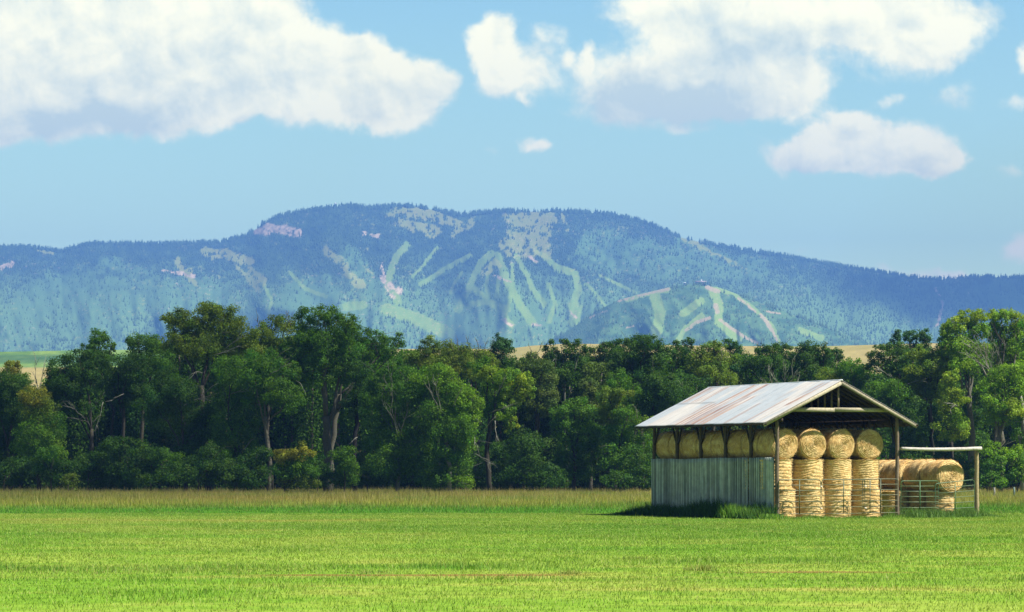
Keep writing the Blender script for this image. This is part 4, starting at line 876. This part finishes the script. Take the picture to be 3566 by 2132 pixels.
 ('poplar_tree','blue green tuft topped tree with a small round head',292,1775,[(1768,834,18,14),(1780,850,24,16),(1800,862,24,16),(1785,885,34,24)],'blue',{}),
 ('cottonwood_tree','dark round headed tree left of the gap with bare silver stems',280,1865,[(1845,845,20,16),(1870,850,24,18),(1850,875,34,24),(1815,880,30,24),(1885,885,30,24),(1830,915,36,26)],'dark',dict(dead=[((1880,960),(1860,890),5)])),
 ('bare_tree','tangle of bare silver stems showing over the shed ridge',272,1895,[(1850,940,24,16,'grey'),(1925,940,24,16,'grey'),(1890,955,40,14,'grey')],'grey',dict(dens=.5,dead=[((1895,965),(1868,905),7),((1900,965),(1930,900),7),((1890,970),(1905,890),6),((1885,965),(1845,925),6),((1905,968),(1945,930),6)])),
 ('poplar_tree','narrow dark poplar with a domed head above the shed ridge',284,1900,[(1895,840,20,14),(1905,860,26,18),(1920,880,26,22),(1910,905,26,20)],'dark',{}),
 ('cottonwood_tree','wide dome topped dark tree behind the shed ridge right half',282,1975,[(1950,848,24,16),(1975,842,26,16),(1995,855,22,18),(1960,870,38,26),(2000,885,34,26),(1960,905,44,26),(1935,925,30,22)],'dark',{}),
 ('poplar_tree','small twin poplar on the sandy hill skyline right of the shed peak',288,2028,[(2012,858,14,14),(2030,860,15,20),(2020,885,26,22),(2048,892,20,20)],'dark',{}),
 ('cottonwood_tree','olive green tree directly behind the shed peak',272,2030,[(2010,915,36,24,'olive'),(2060,890,34,24),(2085,910,26,26),(2050,925,40,28),(2080,950,36,28),(2100,985,30,26)],'mid',{}),
 ('cottonwood_tree','arching dark tree with see through lower branches right of the shed peak',270,2150,[(2125,865,24,18),(2145,850,26,18),(2172,848,26,18),(2130,885,26,18),(2175,875,32,24),(2150,900,26,14),(2200,900,30,24)],'dark',dict(tr=.2,fork=(2195,930),dens=.85,dead=[((2175,925),(2130,895),6)])),
 ('poplar_tree','distant blue green poplar row forming a flat top at the right',310,2215,[(2178,822,17,18),(2200,818,16,18),(2224,814,17,18),(2246,818,15,18),(2190,848,26,20),(2230,846,30,20)],'blue',dict(tr=.14)),
 ('cottonwood_tree','olive crowned tree below the distant poplar row',268,2260,[(2225,862,30,22,'olive'),(2260,865,30,22,'olive'),(2290,875,26,24,'olive'),(2240,895,44,26,'olive'),(2280,910,34,26),(2220,930,44,28),(2260,945,40,28)],'olive',dict(tr=.24,dead=[((2195,935),(2240,925),3)])),
 ('cottonwood_tree','dark tree close behind the right slope of the shed roof',266,2160,[(2140,945,36,28,'mid'),(2175,950,34,28,'mid'),(2150,985,40,30),(2200,985,38,32),(2180,1025,44,34),(2220,1050,44,36),(2200,1095,44,38),(2180,1140,44,34)],'dark',{}),
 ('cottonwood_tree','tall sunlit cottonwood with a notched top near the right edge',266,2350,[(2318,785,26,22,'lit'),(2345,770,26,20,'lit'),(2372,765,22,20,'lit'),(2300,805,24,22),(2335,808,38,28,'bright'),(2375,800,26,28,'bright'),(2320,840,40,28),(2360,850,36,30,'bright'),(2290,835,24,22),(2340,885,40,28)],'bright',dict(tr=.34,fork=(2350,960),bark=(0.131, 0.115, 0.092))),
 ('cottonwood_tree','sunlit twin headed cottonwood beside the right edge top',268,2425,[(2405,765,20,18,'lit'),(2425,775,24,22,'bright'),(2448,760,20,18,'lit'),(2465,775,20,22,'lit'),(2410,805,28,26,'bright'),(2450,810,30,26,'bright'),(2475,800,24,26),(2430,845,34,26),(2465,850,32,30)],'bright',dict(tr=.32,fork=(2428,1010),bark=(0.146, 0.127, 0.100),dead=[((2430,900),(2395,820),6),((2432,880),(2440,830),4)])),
 ('cottonwood_tree','leafy tree cut by the upper right corner edge of the tree line',264,2500,[(2495,790,26,28),(2505,840,30,40,'bright'),(2490,900,30,40),(2505,970,34,50),(2500,1050,34,50)],'bright',dict(tr=.3)),
 ('dead_tree','bare brown dead crown between sunlit trees at the right',262,2400,[(2385,845,12,10,'grey'),(2370,870,12,8,'grey')],'grey',dict(dens=.3,fork=(2400,900),bark=(0.174, 0.146, 0.115),dead=[((2402,900),(2350,840),9),((2402,898),(2365,828),9),((2405,900),(2385,835),9),((2400,905),(2340,865),8),((2408,905),(2415,850),6)])),
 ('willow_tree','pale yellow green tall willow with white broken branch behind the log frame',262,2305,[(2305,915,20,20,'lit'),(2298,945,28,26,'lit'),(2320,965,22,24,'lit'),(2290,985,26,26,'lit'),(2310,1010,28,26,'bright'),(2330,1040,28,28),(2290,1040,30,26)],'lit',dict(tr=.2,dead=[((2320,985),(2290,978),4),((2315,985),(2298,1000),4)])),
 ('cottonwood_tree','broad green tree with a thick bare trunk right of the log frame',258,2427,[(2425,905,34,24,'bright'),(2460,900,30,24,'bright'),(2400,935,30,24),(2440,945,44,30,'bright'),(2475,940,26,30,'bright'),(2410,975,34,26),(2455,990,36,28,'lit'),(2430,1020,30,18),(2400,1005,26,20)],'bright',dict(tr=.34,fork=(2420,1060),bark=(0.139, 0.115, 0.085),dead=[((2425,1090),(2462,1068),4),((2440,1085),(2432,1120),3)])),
 ('cottonwood_tree','pale straight snag like trunk at the right edge with few leaves',257,2476,[(2480,1010,16,16),(2470,1050,18,20)],'mid',dict(tr=.2,fork=(2474,960),bark=(0.193, 0.169, 0.139),dens=.7)),
 ('cottonwood_tree','dark tree in the gap between shed corner and pale willow',272,2260,[(2250,990,34,30),(2275,1035,36,34),(2260,1085,44,38),(2310,1095,40,36),(2350,1010,30,34),(2350,1070,36,38),(2370,960,26,34)],'dark',dict(tr=.3,bark=(0.115, 0.097, 0.077))),
]
SHR = [ # low bushes along the foot: label, Y, lobes, tint
 ('dark bush at the left edge foot of the trees',255,[(10,1150,40,30),(40,1140,30,34)],'dark'),
 ('rounded bush with pale leaves below the yellow topped willow',254,[(125,1100,34,30,'mid'),(110,1130,40,34),(145,1145,34,32)],'dark'),
 ('low yellowish bush in the gap under the leaning dark tree',252,[(165,1165,24,24,'olive')],'olive'),
 ('broad dark bush beneath the slim poplar',256,[(215,1130,40,40),(255,1110,40,38),(240,1160,44,30)],'dark'),
 ('wide leafy bush below the double topped tree',254,[(300,1120,46,36),(340,1140,46,38),(300,1165,44,24),(280,1080,36,34)],'dark'),
 ('olive tinted bush spreading below the round dark tree',252,[(365,1095,40,32),(395,1125,44,36,'mid'),(420,1150,44,34),(370,1165,40,24)],'dark'),
 ('dark rounded bush under the dense mass left of the pale straight trunk',252,[(480,1140,50,36),(540,1150,44,34),(510,1110,44,34)],'dark'),
 ('bush touching the left side of the pale straight trunk',254,[(590,1150,44,34),(620,1105,34,38),(625,1160,34,28)],'dark'),
 ('double humped yellow tipped bush right of the pale straight trunk',248,[(690,1110,26,24,'yellow'),(732,1100,26,22,'yellow'),(695,1140,32,30,'mid'),(738,1135,34,34,'mid'),(715,1165,44,26)],'olive'),
 ('low dark bush at the foot of the forked cottonwood',252,[(770,1150,30,34),(760,1120,26,26),(815,1160,30,28)],'dark'),
 ('slender dark green bush right of the forked cottonwood foot',250,[(835,1110,28,36),(845,1150,30,34)],'mid'),
 ('dim undergrowth bush beside the black broken trunk',254,[(890,1120,26,30,'grey'),(900,1155,30,26)],'dark'),
 ('dark bush inside the hollow right of the bright pair',262,[(1180,1120,40,44),(1225,1110,44,44),(1200,1160,50,32)],'dark'),
 ('shaded bush under the grey olive willow',260,[(1270,1080,40,44),(1310,1100,40,44),(1280,1140,48,40),(1330,1150,44,34)],'dark'),
 ('shaded bush just left of the green side boarding',256,[(1550,1120,34,40),(1570,1160,36,30),(1500,1165,44,26)],'dark'),
 ('leafy green bush right of the end log post',245,[(2392,1090,24,26,'bright'),(2405,1130,28,30),(2420,1110,22,22,'bright'),(2400,1165,32,22)],'mid'),
 ('sunny green bush at the right edge below the snag',246,[(2465,1110,24,34,'bright'),(2485,1140,26,34,'bright'),(2450,1160,26,24)],'mid'),
 ('dark bush behind the side bay bales',256,[(2240,1130,44,36),(2290,1150,44,30),(2340,1140,40,34)],'dark'),
]
for i, (nm, lab, Y, bx, lobes, tint, kw) in enumerate(TREES):
    tree(nm, lab, Y, bx, lobes, tint, group=TG, cat='tree', **kw)
for lab, Y, lobes, tint in SHR:
    lobes = [l_[:2] + (l_[2] * 1.1, l_[3] * rng.uniform(.7, 1.1)) + l_[4:] for l_ in lobes]
    tree('bush', lab, Y + 4, lobes[0][0], lobes, tint, tr=.07, fork=(lobes[0][0], lobes[0][1] + 15), group='bushes at the foot of the trees', cat='bush', size=.2)
# the wood behind: rows of trees that close the gaps
topf = poly([(-200,905),(40,925),(75,955),(115,965),(150,905),(190,885),(300,895),(400,860),(440,810),(600,815),(640,820),(800,800),(900,830),(980,850),(1150,862),(1240,868),(1300,880),(1350,862),(1480,862),(1520,850),(1600,862),(1700,872),(1850,862),(2000,868),(2080,892),(2110,935),(2150,900),(2200,850),(2300,840),(2500,815),(2700,820)])
def wood():
    P_, C_, Q = [], [], []
    tr = MB()
    for row, Y in enumerate((296, 316)):
        for x in np.arange(-190, 2700, 30):
            x = x + rng.uniform(-12, 12); t = float(topf(x)) - 10 + rng.uniform(0, 26) + 8 * row; pxm = Y * OV / FP
            hgt = CH + (VH - t * OV) / FP * Y; X0 = (x * OV - U0) / FP * Y; Yt = Y + rng.uniform(-6, 6)
            tr.tube([(X0, Yt, -.1), (X0 + rng.normal(0, .3), Yt, hgt * .5), (X0 + rng.normal(0, .5), Yt, hgt * .9)], [.2, .14, .05], 6, (.12, .10, .08))
            col = np.array(TINT[rng.choice(['dark', 'dark', 'mid', 'grey', 'blue', 'mid'])]) * 1.0
            n = 6500; zc = rng.random(n) ** .8; z = hgt * (.06 + .92 * zc); wd = (1.6 + 1.2 * np.sin(np.clip(zc, 0, 1) * 2.6)) * rng.uniform(.7, 1.1)
            a = rng.uniform(0, 6.28, n); cl = fbm(z * .9 + x, a * 1.2, 900 + row, 2); rr = wd * (.45 + .75 * cl) * rng.random(n) ** .3
            P_.append(np.stack([X0 + rr * np.cos(a), Yt + rr * np.sin(a), z], 1)); C_.append(col * rng.uniform(.6, 1.4, n)[:, None] * (.8 + .4 * cl)[:, None])
            nu_ = 1500; P_.append(np.stack([X0 + rng.uniform(-2, 2, nu_), Yt + rng.normal(0, 1.2, nu_), rng.random(nu_) ** 1.3 * (2.2 + 1.5 * rng.random())], 1)); C_.append(np.array(TINT['dark']) * rng.uniform(.5, 1.2, nu_)[:, None])
    q = np.concatenate(P_); c = np.concatenate(C_); n = len(q)
    nn = rng.normal(size=(n, 3)); nn /= np.linalg.norm(nn, axis=1)[:, None]; a = np.cross(nn, rng.normal(size=(n, 3))); a /= np.linalg.norm(a, axis=1)[:, None]; b = np.cross(nn, a)
    sz = rng.uniform(.16, .38, n)[:, None]
    V = np.stack([q - a * sz * .5, q + b * sz * .35, q + a * sz * .5, q - b * sz * .35], 1).reshape(-1, 3)
    e = empty('woods', (0, 300, 0)); tag(e, 'dim woodland mass closing the view behind the front trees', 'woodland', kind='stuff')
    o = mesh('foliage', V - np.array([0, 300, 0]), np.arange(4 * n).reshape(-1, 4), M_leaf, e, np.repeat(c, 4, 0)); tr.v = [v - np.array([0, 300, 0]) for v in tr.v]; tr.build('trunks', M_bark, e, True)
wood()
